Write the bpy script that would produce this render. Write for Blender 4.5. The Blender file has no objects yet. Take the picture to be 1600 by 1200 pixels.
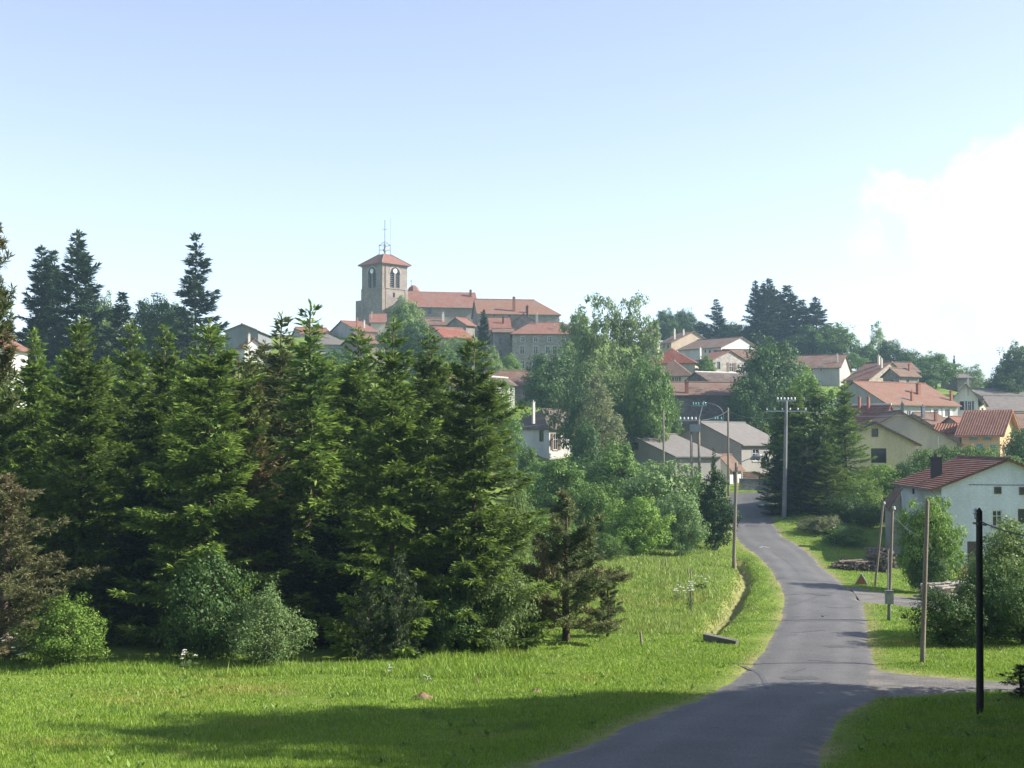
import bpy, math, random
import numpy as np
from mathutils import Vector, Matrix
R = math.radians
SC = bpy.context.scene
COL = SC.collection
# ------------------------------------------------------------------ camera, sky, sun, exposure
F = 2000.0                       # focal length in photo pixels (1600 wide)
PITCH = math.atan(90 / F)        # eye level lies at row 690
cP, sP = math.cos(PITCH), math.sin(PITCH)
cam_d = bpy.data.cameras.new('camera'); cam = bpy.data.objects.new('camera', cam_d); COL.objects.link(cam)
cam_d.sensor_width = 36; cam_d.lens = 36 * F / 1600; cam_d.clip_start = 0.5; cam_d.clip_end = 20000
cam.location = (0, 0, 0); cam.rotation_euler = (R(90) + PITCH, 0, 0)
SC.camera = cam
SUN_EL, SUN_AZ = R(34), R(91)    # azimuth clockwise from +Y (the viewing direction)
sun_dir = Vector((math.sin(SUN_AZ) * math.cos(SUN_EL), math.cos(SUN_AZ) * math.cos(SUN_EL), math.sin(SUN_EL)))
sd = bpy.data.lights.new('sun', 'SUN'); sd.energy = 5.0; sd.angle = R(0.53); sd.color = (1.0, 0.925, 0.815)
so = bpy.data.objects.new('sun', sd); COL.objects.link(so)
so.rotation_euler = (-sun_dir).to_track_quat('-Z', 'Y').to_euler(); so.location = (60, 20, 80)
SC.view_settings.view_transform = 'Standard'; SC.view_settings.look = 'None'
SC.view_settings.gamma = 1.0; SC.view_settings.use_curve_mapping = False
SC.view_settings.exposure = 1.1
SC.cycles.max_bounces = 6; SC.cycles.diffuse_bounces = 3; SC.cycles.glossy_bounces = 2
SC.cycles.transmission_bounces = 3; SC.cycles.transparent_max_bounces = 8; SC.cycles.volume_bounces = 1
SC.cycles.use_denoising = True

def build_world():
    w = bpy.data.worlds.new('World'); SC.world = w; w.use_nodes = True
    nt = w.node_tree; N = nt.nodes; L = nt.links
    for n in list(N): N.remove(n)
    out = N.new('ShaderNodeOutputWorld'); bg = N.new('ShaderNodeBackground'); bg.inputs[1].default_value = 0.122
    sky = N.new('ShaderNodeTexSky'); sky.sky_type = 'NISHITA'; sky.sun_disc = False
    sky.sun_elevation = SUN_EL; sky.sun_rotation = SUN_AZ; sky.altitude = 900
    sky.air_density = 1.0; sky.dust_density = 0.6; sky.ozone_density = 1.6
    hz = N.new('ShaderNodeHueSaturation'); hz.inputs['Saturation'].default_value = 0.77; hz.inputs['Hue'].default_value = 0.5
    L.new(sky.outputs[0], hz.inputs['Color'])
    ti = N.new('ShaderNodeMix'); ti.data_type = 'RGBA'; ti.blend_type = 'MULTIPLY'; ti.inputs[0].default_value = 1.0; ti.inputs[7].default_value = (1.06, .980, .99, 1)
    L.new(hz.outputs[0], ti.inputs[6]); L.new(ti.outputs[2], bg.inputs[0])
    # one cumulus bank low in the sky to the right
    tc = N.new('ShaderNodeTexCoord')
    no = N.new('ShaderNodeTexNoise'); no.inputs['Scale'].default_value = 11; no.inputs['Detail'].default_value = 7; no.inputs['Roughness'].default_value = 0.55
    L.new(tc.outputs['Generated'], no.inputs['Vector'])
    C = Vector((0.54, 1, -0.02)).normalized()
    dot = N.new('ShaderNodeVectorMath'); dot.operation = 'DOT_PRODUCT'; dot.inputs[1].default_value = C
    nrm = N.new('ShaderNodeVectorMath'); nrm.operation = 'NORMALIZE'
    L.new(tc.outputs['Generated'], nrm.inputs[0]); L.new(nrm.outputs[0], dot.inputs[0])
    ac = N.new('ShaderNodeMath'); ac.operation = 'ARCCOSINE'; L.new(dot.outputs['Value'], ac.inputs[0])
    # 0.22 rad radius pushed in and out by the noise
    ma = N.new('ShaderNodeMath'); ma.operation = 'MULTIPLY_ADD'; ma.inputs[1].default_value = 0.27; ma.inputs[2].default_value = 0.130
    L.new(no.outputs['Fac'], ma.inputs[0])
    su = N.new('ShaderNodeMath'); su.operation = 'SUBTRACT'; L.new(ma.outputs[0], su.inputs[0]); L.new(ac.outputs[0], su.inputs[1])
    mr = N.new('ShaderNodeMapRange'); mr.interpolation_type = 'SMOOTHSTEP'
    mr.inputs['From Min'].default_value = -0.008; mr.inputs['From Max'].default_value = 0.016
    L.new(su.outputs[0], mr.inputs['Value'])
    no2 = N.new('ShaderNodeTexNoise'); no2.inputs['Scale'].default_value = 14; no2.inputs['Detail'].default_value = 4
    L.new(tc.outputs['Generated'], no2.inputs['Vector'])
    cr = N.new('ShaderNodeValToRGB'); cr.color_ramp.elements[0].position = 0.36; cr.color_ramp.elements[0].color = (0.84, 0.89, 0.98, 1)
    cr.color_ramp.elements[1].position = 0.58; cr.color_ramp.elements[1].color = (1, 1, 1, 1)
    L.new(no2.outputs['Fac'], cr.inputs[0])
    bg2 = N.new('ShaderNodeBackground'); bg2.inputs[1].default_value = 0.58; L.new(cr.outputs[0], bg2.inputs[0])
    mx = N.new('ShaderNodeMixShader'); L.new(mr.outputs[0], mx.inputs[0]); L.new(bg.outputs[0], mx.inputs[1]); L.new(bg2.outputs[0], mx.inputs[2])
    L.new(mx.outputs[0], out.inputs[0])
build_world()

# ------------------------------------------------------------------ projection helpers (photo pixels <-> places in the world)
def ray(px, py):
    u = (px - 800) / F; v = (600 - py) / F
    return Vector((u, cP - v * sP, sP + v * cP))
def pt(px, py, d):
    r = ray(px, py); return r * (d / r.y)
def ztop(py, d):
    v = (600 - py) / F
    return d * (v * cP + sP) / (cP - v * sP)

# terrain: a smooth sheet through points measured in the photograph (pixel column, row, distance)
CTRL = [(1060,1200,25),(1200,1120,35),(1240,1080,41),(1270,1040,48.5),(1280,1000,58),(1285,960,70),(1280,920,83),(1245,890,94),(1195,850,111),
 (1175,812,128),(1175,785,146),(1175,768,158),
 (0,1200,26),(400,1200,26),(0,1100,37),(400,1100,37.5),(800,1100,38),(0,1035,48),(300,1043,47.5),(480,1043,47.5),(650,1020,53),(880,1003,57),
 (1000,990,60),(1130,1005,57),(950,900,84),(1050,900,84),(900,950,71),(1050,880,92),(1140,886,94),(1000,860,105),(1100,840,114),(1110,960,70),
 (100,850,80),(400,850,85),(700,840,100),(850,770,150),(100,700,120),(400,700,140),(100,610,170),(305,610,180),(395,560,210),(500,560,245),
 (600,520,320),(750,520,310),(850,590,248),(870,715,188),(930,738,175),(1050,738,165),(1180,757,166),(1300,740,150),(1380,748,150),(1540,724,165),
 (1420,665,208),(1260,606,250),(1380,612,236),(1100,572,290),(1060,605,222),(1230,555,310),(1570,662,230),(1450,600,280),(1360,795,125),(1300,822,121),
 (1420,890,105),(1500,888,104),(1620,884,106),(1440,1037,49),(1530,1118,36),(1600,1060,45),(1390,968,67),(1366,915,87),(1450,938,77),(1600,1000,58),
 (1600,1190,27),(1500,770,135),(1620,740,140),(-300,1050,48),(-300,700,130),(1900,700,170),(1900,900,105),(1540,645,300),(1640,650,300)]
_cp = [tuple(pt(*c)) for c in CTRL]
_cp += [(0, 0, -1.75), (-18, 0, -1.9), (18, 0, -1.6), (0, -40, -0.5), (40, 0, -0.8), (-40, 0, -2.2), (34, 30, -6.2), (60, 40, -6.5), (-50, 25, -6.2),
        (-250, 420, 20), (0, 430, 24), (150, 420, 20), (280, 420, 10), (-280, 200, 8), (300, 200, 4), (-120, 90, -5), (130, 90, -8)]
CP = np.array(_cp, dtype=float)
def _tps_k(r2): return 0.5 * r2 * np.log(r2 + 1e-9)
def _tps_fit(P, lam=25.0):
    n = len(P); d2 = ((P[:, None, :2] - P[None, :, :2]) ** 2).sum(-1)
    K = _tps_k(d2) + lam * np.eye(n); Q = np.c_[np.ones(n), P[:, :2]]
    A = np.zeros((n + 3, n + 3)); A[:n, :n] = K; A[:n, n:] = Q; A[n:, :n] = Q.T
    return np.linalg.solve(A, np.r_[P[:, 2], np.zeros(3)])
WT = _tps_fit(CP)
def smooth(a, b, x):
    t = np.clip((x - a) / (b - a), 0, 1); return t * t * (3 - 2 * t)
def ground(x, y):
    """height of the smooth terrain at arrays x, y"""
    x = np.asarray(x, float); y = np.asarray(y, float); sh = x.shape
    x = x.ravel(); y = y.ravel(); o = np.empty_like(x)
    cx = np.clip(x, -330, 330); cy = np.clip(y, -45, 440)
    for i in range(0, len(x), 20000):
        s = slice(i, i + 20000)
        d2 = (cx[s, None] - CP[None, :, 0]) ** 2 + (cy[s, None] - CP[None, :, 1]) ** 2
        o[s] = _tps_k(d2) @ WT[:-3] + WT[-3] + WT[-2] * cx[s] + WT[-1] * cy[s]
    f = np.maximum(smooth(380, 900, y), smooth(280, 700, np.abs(x)))
    return (o * (1 - f) + (-6.0) * f).reshape(sh)
def gz(x, y): return float(ground(np.array([x]), np.array([y]))[0])
def col(px, d, z=None):
    """the place on the ground seen in photo column px at distance d"""
    X = (px - 800) / F * d
    for _ in range(4):
        g = gz(X, d); X = (px - 800) / F * (d * cP + g * sP)
    return Vector((X, d, g))
def hit(px, py, lo=12.0, hi=420.0):
    """where the line of sight through a photo pixel meets the terrain"""
    r = ray(px, py); ds = np.arange(lo, hi, 0.5); k = ds / r.y
    dz = r.z * k - ground(r.x * k, ds); i = np.argmax(dz < 0)
    if i == 0: i = len(ds) - 1
    a, b = ds[i - 1], ds[i]
    t = dz[i - 1] / (dz[i - 1] - dz[i]); d = a + (b - a) * t; k = d / r.y
    return Vector((r.x * k, d, r.z * k))

# ------------------------------------------------------------------ object helpers
def tag(o, label=None, cat=None, group=None, kind=None):
    if label: o['label'] = label
    if cat: o['category'] = cat
    if group: o['group'] = group
    if kind: o['kind'] = kind
    return o
def empty(name, loc=(0, 0, 0), rz=0.0, label=None, cat=None, group=None):
    o = bpy.data.objects.new(name, None); COL.objects.link(o); o.location = loc; o.rotation_euler = (0, 0, rz); o.empty_display_size = 0.3
    return tag(o, label, cat, group)
def link(name, me, parent=None, mat=None):
    o = bpy.data.objects.new(name, me); COL.objects.link(o)
    if parent is not None: o.parent = parent
    if mat is not None:
        if not me.materials: me.materials.append(mat)
        elif me.materials[0] is not mat:
            o.material_slots[0].link = 'OBJECT'; o.material_slots[0].material = mat
    return o
class MB:
    """collects verts and faces"""
    def __init__(s): s.v = []; s.f = []
    def face(s, *ps):
        i = len(s.v); s.v += [tuple(p) for p in ps]; s.f.append(tuple(range(i, i + len(ps)))); return s
    def box(s, x0, x1, y0, y1, z0, z1, M=None):
        c = [Vector((x, y, z)) for z in (z0, z1) for y in (y0, y1) for x in (x0, x1)]
        if M is not None: c = [M @ p for p in c]
        i = len(s.v); s.v += [tuple(p) for p in c]
        for q in ((0, 2, 3, 1), (4, 5, 7, 6), (0, 1, 5, 4), (2, 6, 7, 3), (0, 4, 6, 2), (1, 3, 7, 5)): s.f.append(tuple(i + k for k in q))
        return s
    def tube(s, pts, rad, n=6, cap=True):
        pts = [Vector(p) for p in pts]
        if not isinstance(rad, (list, tuple)): rad = [rad] * len(pts)
        i0 = len(s.v); ref = None
        for k, p in enumerate(pts):
            t = (pts[min(k + 1, len(pts) - 1)] - pts[max(k - 1, 0)]).normalized()
            a = ref - t * ref.dot(t) if ref is not None else t.orthogonal()
            a.normalize(); ref = a; b = t.cross(a)
            for j in range(n):
                th = 2 * math.pi * j / n; s.v.append(tuple(p + (a * math.cos(th) + b * math.sin(th)) * rad[k]))
        for k in range(len(pts) - 1):
            for j in range(n):
                a = i0 + k * n + j; b = i0 + k * n + (j + 1) % n; s.f.append((a, b, b + n, a + n))
        if cap:
            s.f.append(tuple(i0 + j for j in reversed(range(n)))); e = i0 + (len(pts) - 1) * n; s.f.append(tuple(e + j for j in range(n)))
        return s
    def lathe(s, prof, c=(0, 0, 0), n=10):
        c = Vector(c); i0 = len(s.v)
        for r, z in prof:
            for j in range(n):
                th = 2 * math.pi * j / n; s.v.append((c.x + r * math.cos(th), c.y + r * math.sin(th), c.z + z))
        for k in range(len(prof) - 1):
            for j in range(n):
                a = i0 + k * n + j; b = i0 + k * n + (j + 1) % n; s.f.append((a, b, b + n, a + n))
        s.f.append(tuple(i0 + j for j in reversed(range(n)))); e = i0 + (len(prof) - 1) * n; s.f.append(tuple(e + j for j in range(n)))
        return s
    def mesh(s, name, mat=None, sm=False):
        me = bpy.data.meshes.new(name); me.from_pydata(s.v, [], s.f); me.update()
        if mat: me.materials.append(mat)
        if sm: me.polygons.foreach_set('use_smooth', [True] * len(me.polygons))
        return me
    def build(s, name, mat, parent=None, sm=False):
        return link(name, s.mesh(name, mat, sm), parent)

# ------------------------------------------------------------------ materials
def new_mat(name, rough=0.8, spec=0.25):
    m = bpy.data.materials.new(name); m.use_nodes = True
    b = m.node_tree.nodes['Principled BSDF']; b.inputs['Roughness'].default_value = rough; b.inputs['Specular IOR Level'].default_value = spec
    return m, m.node_tree.nodes, m.node_tree.links, b
def rgba(c): return (c[0], c[1], c[2], 1)
def mixc(N, L, fac, a, b, mode='MIX'):
    m = N.new('ShaderNodeMix'); m.data_type = 'RGBA'; m.blend_type = mode
    for s, v in ((0, fac), (6, a), (7, b)):
        if hasattr(v, 'links'): L.new(v, m.inputs[s])
        else: m.inputs[s].default_value = v if s == 0 else rgba(v)
    return m.outputs[2]
def noise(N, L, scale, detail=4, rough=0.55, coord='Object', stretch=None):
    t = N.new('ShaderNodeTexCoord'); n = N.new('ShaderNodeTexNoise')
    n.inputs['Scale'].default_value = scale; n.inputs['Detail'].default_value = detail; n.inputs['Roughness'].default_value = rough
    src = t.outputs[coord]
    if coord == 'World':
        src = None
    if stretch:
        mp = N.new('ShaderNodeMapping'); mp.inputs['Scale'].default_value = stretch; L.new(src, mp.inputs[0]); src = mp.outputs[0]
    L.new(src, n.inputs['Vector']); return n.outputs['Fac']
def wnoise(N, L, scale, detail=4, rough=0.55):
    g = N.new('ShaderNodeNewGeometry'); n = N.new('ShaderNodeTexNoise')
    n.inputs['Scale'].default_value = scale; n.inputs['Detail'].default_value = detail; n.inputs['Roughness'].default_value = rough
    L.new(g.outputs['Position'], n.inputs['Vector']); return n.outputs['Fac']
def ramp(N, L, fac, lo, hi):
    r = N.new('ShaderNodeMapRange'); r.interpolation_type = 'SMOOTHSTEP'; r.inputs['From Min'].default_value = lo; r.inputs['From Max'].default_value = hi
    L.new(fac, r.inputs['Value']); return r.outputs[0]
def attr(N, name):
    a = N.new('ShaderNodeAttribute'); a.attribute_name = name; return a.outputs['Fac']
def bump(N, L, b, h, strength=0.4, dist=0.05):
    n = N.new('ShaderNodeBump'); n.inputs['Strength'].default_value = strength; n.inputs['Distance'].default_value = dist
    L.new(h, n.inputs['Height']); L.new(n.outputs[0], b.inputs['Normal'])
def two_tone(name, c1, c2, scale=1.0, rough=0.85, spec=0.2, lo=.35, hi=.65, fine=None, bmp=0.0, stretch=None):
    m, N, L, b = new_mat(name, rough, spec)
    f = noise(N, L, scale, 6, .6, 'Object', stretch); c = mixc(N, L, ramp(N, L, f, lo, hi), c1, c2)
    f2 = noise(N, L, fine or scale * 9, 3)
    c = mixc(N, L, ramp(N, L, f2, .3, .7), c, mixc(N, L, 0.35, c, (c1[0] * .5, c1[1] * .5, c1[2] * .5)))
    L.new(c, b.inputs['Base Color'])
    if bmp: bump(N, L, b, f2, bmp, 0.05)
    return m
_mats = {}
def plaster(c, dirt=0.75):
    k = ('plaster', c)
    if k not in _mats: _mats[k] = two_tone('plaster', c, tuple(x * dirt for x in c), 0.5, .9, .15, .3, .75, 6, .2, (1, 1, .45))
    return _mats[k]
def stone(c, c2=None):
    k = ('stone', c)
    if k not in _mats:
        m, N, L, b = new_mat('stone_wall', .92, .12)
        t = N.new('ShaderNodeTexCoord'); v = N.new('ShaderNodeTexVoronoi'); v.inputs['Scale'].default_value = 2.3
        mp = N.new('ShaderNodeMapping'); mp.inputs['Scale'].default_value = (1, 1, 1.7); L.new(t.outputs['Object'], mp.inputs[0]); L.new(mp.outputs[0], v.inputs[0])
        sep = N.new('ShaderNodeSeparateColor'); L.new(v.outputs['Color'], sep.inputs[0])
        d = c2 or tuple(x * .6 for x in c)
        cc = mixc(N, L, sep.outputs[0], c, d)
        cc = mixc(N, L, ramp(N, L, noise(N, L, .35, 4), .35, .7), cc, mixc(N, L, .45, cc, (c[0] * .45, c[1] * .45, c[2] * .45)))
        L.new(cc, b.inputs['Base Color']); bump(N, L, b, v.outputs['Distance'], .35, .06); _mats[k] = m
    return _mats[k]
def tile(c, c2=None, age=0.4):
    k = ('tile', c, c2, age)
    if k not in _mats:
        m, N, L, b = new_mat('roof_tile', .85, .2)
        d = c2 or (c[0] * .62, c[1] * .66, c[2] * .7)
        t = N.new('ShaderNodeTexCoord'); v = N.new('ShaderNodeTexVoronoi'); v.inputs['Scale'].default_value = 2.6; L.new(t.outputs['Object'], v.inputs[0])
        sep = N.new('ShaderNodeSeparateColor'); L.new(v.outputs['Color'], sep.inputs[0])
        cc = mixc(N, L, sep.outputs[0], c, d)
        cc = mixc(N, L, ramp(N, L, noise(N, L, .6, 6, .65), .5 - age * .3, .85), cc, (.19, .155, .12))
        L.new(cc, b.inputs['Base Color']); bump(N, L, b, v.outputs['Distance'], .3, .05); _mats[k] = m
    return _mats[k]
def flat(name, c, rough=.6, spec=.3, metal=0.0):
    k = ('flat', name)
    if k not in _mats:
        m, N, L, b = new_mat(name, rough, spec); b.inputs['Metallic'].default_value = metal
        f = noise(N, L, 7, 3); L.new(mixc(N, L, ramp(N, L, f, .3, .7), c, tuple(x * .78 for x in c)), b.inputs['Base Color']); _mats[k] = m
    return _mats[k]
def foliage(name, c1, c2, tipc=None, trans=0.3, patch=None):
    """c1..c2 from leaf to leaf, young shoots in tipc, a shift from tree to tree"""
    m, N, L, b = new_mat(name, .55, .22)
    c = mixc(N, L, attr(N, 'rnd'), c1, c2)
    if tipc: c = mixc(N, L, attr(N, 'tip'), c, tipc)
    if patch: c = mixc(N, L, ramp(N, L, wnoise(N, L, .45, 3), .48, .68), c, patch)
    oi = N.new('ShaderNodeObjectInfo'); hs = N.new('ShaderNodeHueSaturation'); mv = N.new('ShaderNodeMapRange')
    mv.inputs['To Min'].default_value = .82; mv.inputs['To Max'].default_value = 1.22; L.new(oi.outputs['Random'], mv.inputs['Value'])
    L.new(mv.outputs[0], hs.inputs['Value']); L.new(c, hs.inputs['Color']); c = hs.outputs[0]
    L.new(c, b.inputs['Base Color'])
    tr = N.new('ShaderNodeBsdfTranslucent'); g = N.new('ShaderNodeGamma'); g.inputs[1].default_value = .85; L.new(c, g.inputs[0]); L.new(g.outputs[0], tr.inputs[0])
    mx = N.new('ShaderNodeMixShader'); mx.inputs[0].default_value = trans
    L.new(b.outputs[0], mx.inputs[1]); L.new(tr.outputs[0], mx.inputs[2]); L.new(mx.outputs[0], N['Material Output'].inputs[0])
    return m
BARK = two_tone('bark', (.085, .062, .045), (.14, .11, .085), 3, .95, .1, bmp=.5, stretch=(1, 1, .3))
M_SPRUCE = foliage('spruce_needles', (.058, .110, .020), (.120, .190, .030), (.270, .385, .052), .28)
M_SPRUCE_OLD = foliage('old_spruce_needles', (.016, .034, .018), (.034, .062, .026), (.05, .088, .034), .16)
M_SPRUCE_BROWN = foliage('coning_spruce_needles', (.050, .078, .020), (.115, .140, .032), (.20, .23, .05), .26, (.13, .085, .035))
M_PINE = foliage('pine_needles', (.075, .112, .034), (.150, .180, .062), (.22, .22, .10), .28, (.18, .15, .07))
M_PINE_BROWN = foliage('browned_pine_needles', (.080, .090, .034), (.145, .145, .062), (.21, .20, .10), .25, (.15, .125, .06))
M_PINE_GREEN = foliage('young_pine_needles', (.035, .068, .026), (.075, .11, .045), (.14, .16, .07), .2)
M_LEAF = foliage('leaves', (.065, .130, .024), (.145, .245, .046), None, .22)
M_LEAF_BRIGHT = foliage('bright_leaves', (.105, .195, .028), (.205, .325, .055), None, .26)
M_LEAF_DARK = foliage('dark_leaves', (.038, .085, .022), (.085, .155, .036), None, .2)
M_LEAF_GREY = foliage('willow_leaves', (.100, .170, .052), (.195, .285, .100), None, .2)
M_LEAF_PALE = foliage('pale_leaves', (.120, .195, .052), (.235, .325, .102), None, .34)
M_THUJA = foliage('thuja_sprays', (.022, .050, .016), (.050, .095, .024), None, .15)
M_WEED = foliage('weeds', (.09, .125, .045), (.22, .235, .11), None, .34)
M_WOOD = two_tone('weathered_pole_wood', (.20, .165, .13), (.29, .255, .215), 2.2, .85, .2, bmp=.3, stretch=(3, 3, .25))
M_WOOD_SHADED = two_tone('shaded_pole_wood', (.022, .019, .017), (.045, .038, .033), 2, .7, .3, stretch=(3, 3, .25))  # near-black wood: the shade on this pole is put into its colour
M_CONC = two_tone('concrete', (.24, .24, .235), (.17, .17, .168), .9, .9, .2, bmp=.25)
M_GLASS, _N, _L, _b = new_mat('window_glass', .12, .6); _b.inputs['Base Color'].default_value = (.018, .021, .026, 1)
M_FRAME = flat('window_frame_paint', (.62, .60, .56))
M_SURR = flat('window_stone_surround', (.36, .34, .31), .9)
M_DARKWOOD = flat('dark_joinery', (.10, .065, .045), .7)
M_WHITE = flat('white_ceramic', (.82, .84, .84), .25, .5)
M_GREENGLASS = flat('green_glass', (.12, .34, .30), .2, .5)
M_STEEL = flat('galvanised_steel', (.34, .36, .37), .5, .5, .5)
M_IRON = flat('wrought_iron', (.15, .17, .19), .6, .4, .3)
M_WIRE = flat('wire', (.10, .10, .105), .5)
M_ZINC = flat('zinc', (.22, .24, .26), .5, .4, .4)
M_BRICK = flat('chimney_brick', (.30, .13, .085), .9)
M_CREAM = flat('chimney_render', (.55, .50, .42), .9)
M_SOIL = two_tone('bare_soil', (.20, .14, .085), (.28, .20, .125), 3, .95, .1, bmp=.6)

def ground_mat():
    m, N, L, b = new_mat('meadow_ground', .95, .1)
    c = mixc(N, L, ramp(N, L, wnoise(N, L, .35, 5), .35, .65), (.105, .170, .026), (.180, .245, .040))
    c = mixc(N, L, ramp(N, L, wnoise(N, L, 5, 3), .35, .7), c, mixc(N, L, .35, c, (.06, .08, .025)))
    dry = wnoise(N, L, .22, 6, .65)
    c = mixc(N, L, ramp(N, L, dry, .60, .70), c, (.22, .175, .095))
    c = mixc(N, L, attr(N, 'soil'), c, mixc(N, L, ramp(N, L, wnoise(N, L, 1.7, 4), .35, .65), (.30, .20, .115), (.38, .29, .19)))
    L.new(c, b.inputs['Base Color']); bump(N, L, b, wnoise(N, L, 9, 3), .6, .06)
    return m
def grass_mat():
    m, N, L, b = new_mat('grass_blades', .5, .3)
    c = mixc(N, L, attr(N, 'rnd'), (.155, .260, .030), (.290, .425, .058))
    c = mixc(N, L, ramp(N, L, wnoise(N, L, .16, 5, .6), .53, .72), c, (.33, .33, .075))
    c = mixc(N, L, ramp(N, L, wnoise(N, L, .5, 4), .55, .75), c, (.125, .225, .042))
    c = mixc(N, L, attr(N, 'dry'), c, (.36, .32, .17))
    L.new(c, b.inputs['Base Color'])
    tr = N.new('ShaderNodeBsdfTranslucent'); L.new(c, tr.inputs[0]); mx = N.new('ShaderNodeMixShader'); mx.inputs[0].default_value = .35
    L.new(b.outputs[0], mx.inputs[1]); L.new(tr.outputs[0], mx.inputs[2]); L.new(mx.outputs[0], N['Material Output'].inputs[0])
    return m
def asphalt(c1=(.088, .089, .090), c2=(.124, .124, .123)):
    m, N, L, b = new_mat('asphalt', .82, .3)
    c = mixc(N, L, ramp(N, L, wnoise(N, L, .25, 6, .65), .35, .68), c1, c2)
    ab = N.new('ShaderNodeMath'); ab.operation = 'ABSOLUTE'; L.new(attr(N, 'across'), ab.inputs[0])
    w1 = N.new('ShaderNodeMath'); w1.operation = 'SUBTRACT'; w1.inputs[1].default_value = .46; L.new(ab.outputs[0], w1.inputs[0])
    w2 = N.new('ShaderNodeMath'); w2.operation = 'ABSOLUTE'; L.new(w1.outputs[0], w2.inputs[0])
    wear = ramp(N, L, w2.outputs[0], .24, .02); wn = N.new('ShaderNodeMath'); wn.operation = 'MULTIPLY'; L.new(wear, wn.inputs[0]); L.new(ramp(N, L, wnoise(N, L, .6, 5), .2, .7), wn.inputs[1])
    c = mixc(N, L, wn.outputs[0], c, mixc(N, L, .45, c, (.19, .188, .182)))
    c = mixc(N, L, ramp(N, L, wnoise(N, L, 17, 2), .25, .75), mixc(N, L, .25, c, (.25, .245, .235)), mixc(N, L, .45, c, (.04, .04, .04)))
    c = mixc(N, L, ramp(N, L, wnoise(N, L, 1.1, 5, .7), .60, .70), c, mixc(N, L, .45, c, (.045, .045, .047)))
    ed = N.new('ShaderNodeMath'); ed.operation = 'MULTIPLY'; L.new(ramp(N, L, ab.outputs[0], .80, 1.0), ed.inputs[0]); L.new(ramp(N, L, wnoise(N, L, 1.6, 5, .7), .42, .62), ed.inputs[1])
    c = mixc(N, L, ed.outputs[0], c, (.25, .205, .15))
    L.new(c, b.inputs['Base Color']); bump(N, L, b, wnoise(N, L, 40, 2), .5, .02)
    return m
M_GROUND, M_GRASS, M_ROAD = ground_mat(), grass_mat(), asphalt()
M_GRAVEL = two_tone('gravel', (.14, .138, .132), (.22, .205, .185), .8, .95, .1, fine=11, bmp=.8)

# ------------------------------------------------------------------ roads
ROAD_L = [(805,1200),(1000,1122),(1110,1080),(1168,1040),(1197,1005),(1217,965),(1222,935),(1212,905),(1186,872),(1157,850),(1143,828),(1139,800),(1137,783),(1136,770)]
ROAD_R = [(1285,1200),(1312,1130),(1372,1083),(1370,1043),(1360,1000),(1354,962),(1346,937),(1310,905),(1270,868),(1233,843),(1216,828),(1208,803),(1209,783),(1212,766)]
def world_line(pxs): return np.array([tuple(hit(*p)) for p in pxs])
def catmull(P, n):
    P = np.asarray(P); Q = np.vstack([2 * P[0] - P[1], P, 2 * P[-1] - P[-2]]); out = []
    ts = np.linspace(0, len(P) - 1, n)
    for t in ts:
        i = min(int(t), len(P) - 2); u = t - i; a, b, c, d = Q[i:i + 4]
        out.append(.5 * (2 * b + (c - a) * u + (2 * a - 5 * b + 4 * c - d) * u * u + (3 * b - a - 3 * c + d) * u ** 3))
    return np.array(out)
rl, rr = world_line(ROAD_L), world_line(ROAD_R)
dl, dr = rl[0] - rl[1], rr[0] - rr[1]
dd = (dl / np.linalg.norm(dl) + dr / np.linalg.norm(dr)); dd /= np.linalg.norm(dd)
rl = np.vstack([rl[0] + dd * 24, rl[0] + dd * 8, rl]); rr = np.vstack([rr[0] + dd * 24, rr[0] + dd * 8, rr])
RL, RR = catmull(rl, 260)[:, :2], catmull(rr, 260)[:, :2]
DR_U = [(1325,914),(1380,925),(1440,934),(1520,944),(1640,956)]; DR_L = [(1345,940),(1390,945),(1440,950),(1520,962),(1640,976)]
TR_U = [(1362,1040),(1400,1049),(1480,1057),(1560,1063),(1660,1068)]; TR_L = [(1330,1089),(1410,1087),(1480,1082),(1550,1079),(1660,1084)]
DU, DL_ = catmull(world_line(DR_U), 60)[:, :2], catmull(world_line(DR_L), 60)[:, :2]
TU, TL_ = catmull(world_line(TR_U), 60)[:, :2], catmull(world_line(TR_L), 60)[:, :2]
def strip_samples(A, B, nc): return np.array([[a + (b - a) * t for t in np.linspace(0, 1, nc)] for a, b in zip(A, B)])
def seg_dist(x, y, line):
    """distance of arrays x, y to a polyline"""
    P = np.asarray(line)[:, :2]; best = np.full(x.shape, 1e9)
    for a, b in zip(P[:-1], P[1:]):
        ab = b - a; l2 = (ab ** 2).sum() + 1e-9
        t = np.clip(((x - a[0]) * ab[0] + (y - a[1]) * ab[1]) / l2, 0, 1)
        best = np.minimum(best, np.hypot(x - a[0] - t * ab[0], y - a[1] - t * ab[1]))
    return best
def in_poly(x, y, A, B):
    P = np.vstack([A, B[::-1]]); ins = np.zeros(x.shape, bool); n = len(P); j = n - 1
    for i in range(n):
        xi, yi = P[i]; xj, yj = P[j]
        c = ((yi > y) != (yj > y)) & (x < (xj - xi) * (y - yi) / (yj - yi + 1e-12) + xi); ins ^= c; j = i
    return ins
RLs, RRs, DUs, DLs, TUs, TLs = RL[::4], RR[::4], DU[::6], DL_[::6], TU[::6], TL_[::6]
def pave_dist(x, y):
    """signed distance to the nearest paving edge: negative on the road or the lanes"""
    o = np.full(x.shape, 1e9)
    for A, B in ((RLs, RRs), (DUs, DLs), (TUs, TLs)):
        ins = in_poly(x, y, A, B); d = np.minimum(seg_dist(x, y, A), seg_dist(x, y, B))
        o = np.minimum(o, np.where(ins, -d, d))
    return o
DITCH = world_line([(1152,872),(1163,890),(1166,903),(1158,920),(1148,938),(1140,952),(1126,966),(1112,976),(1106,990)])
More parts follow.
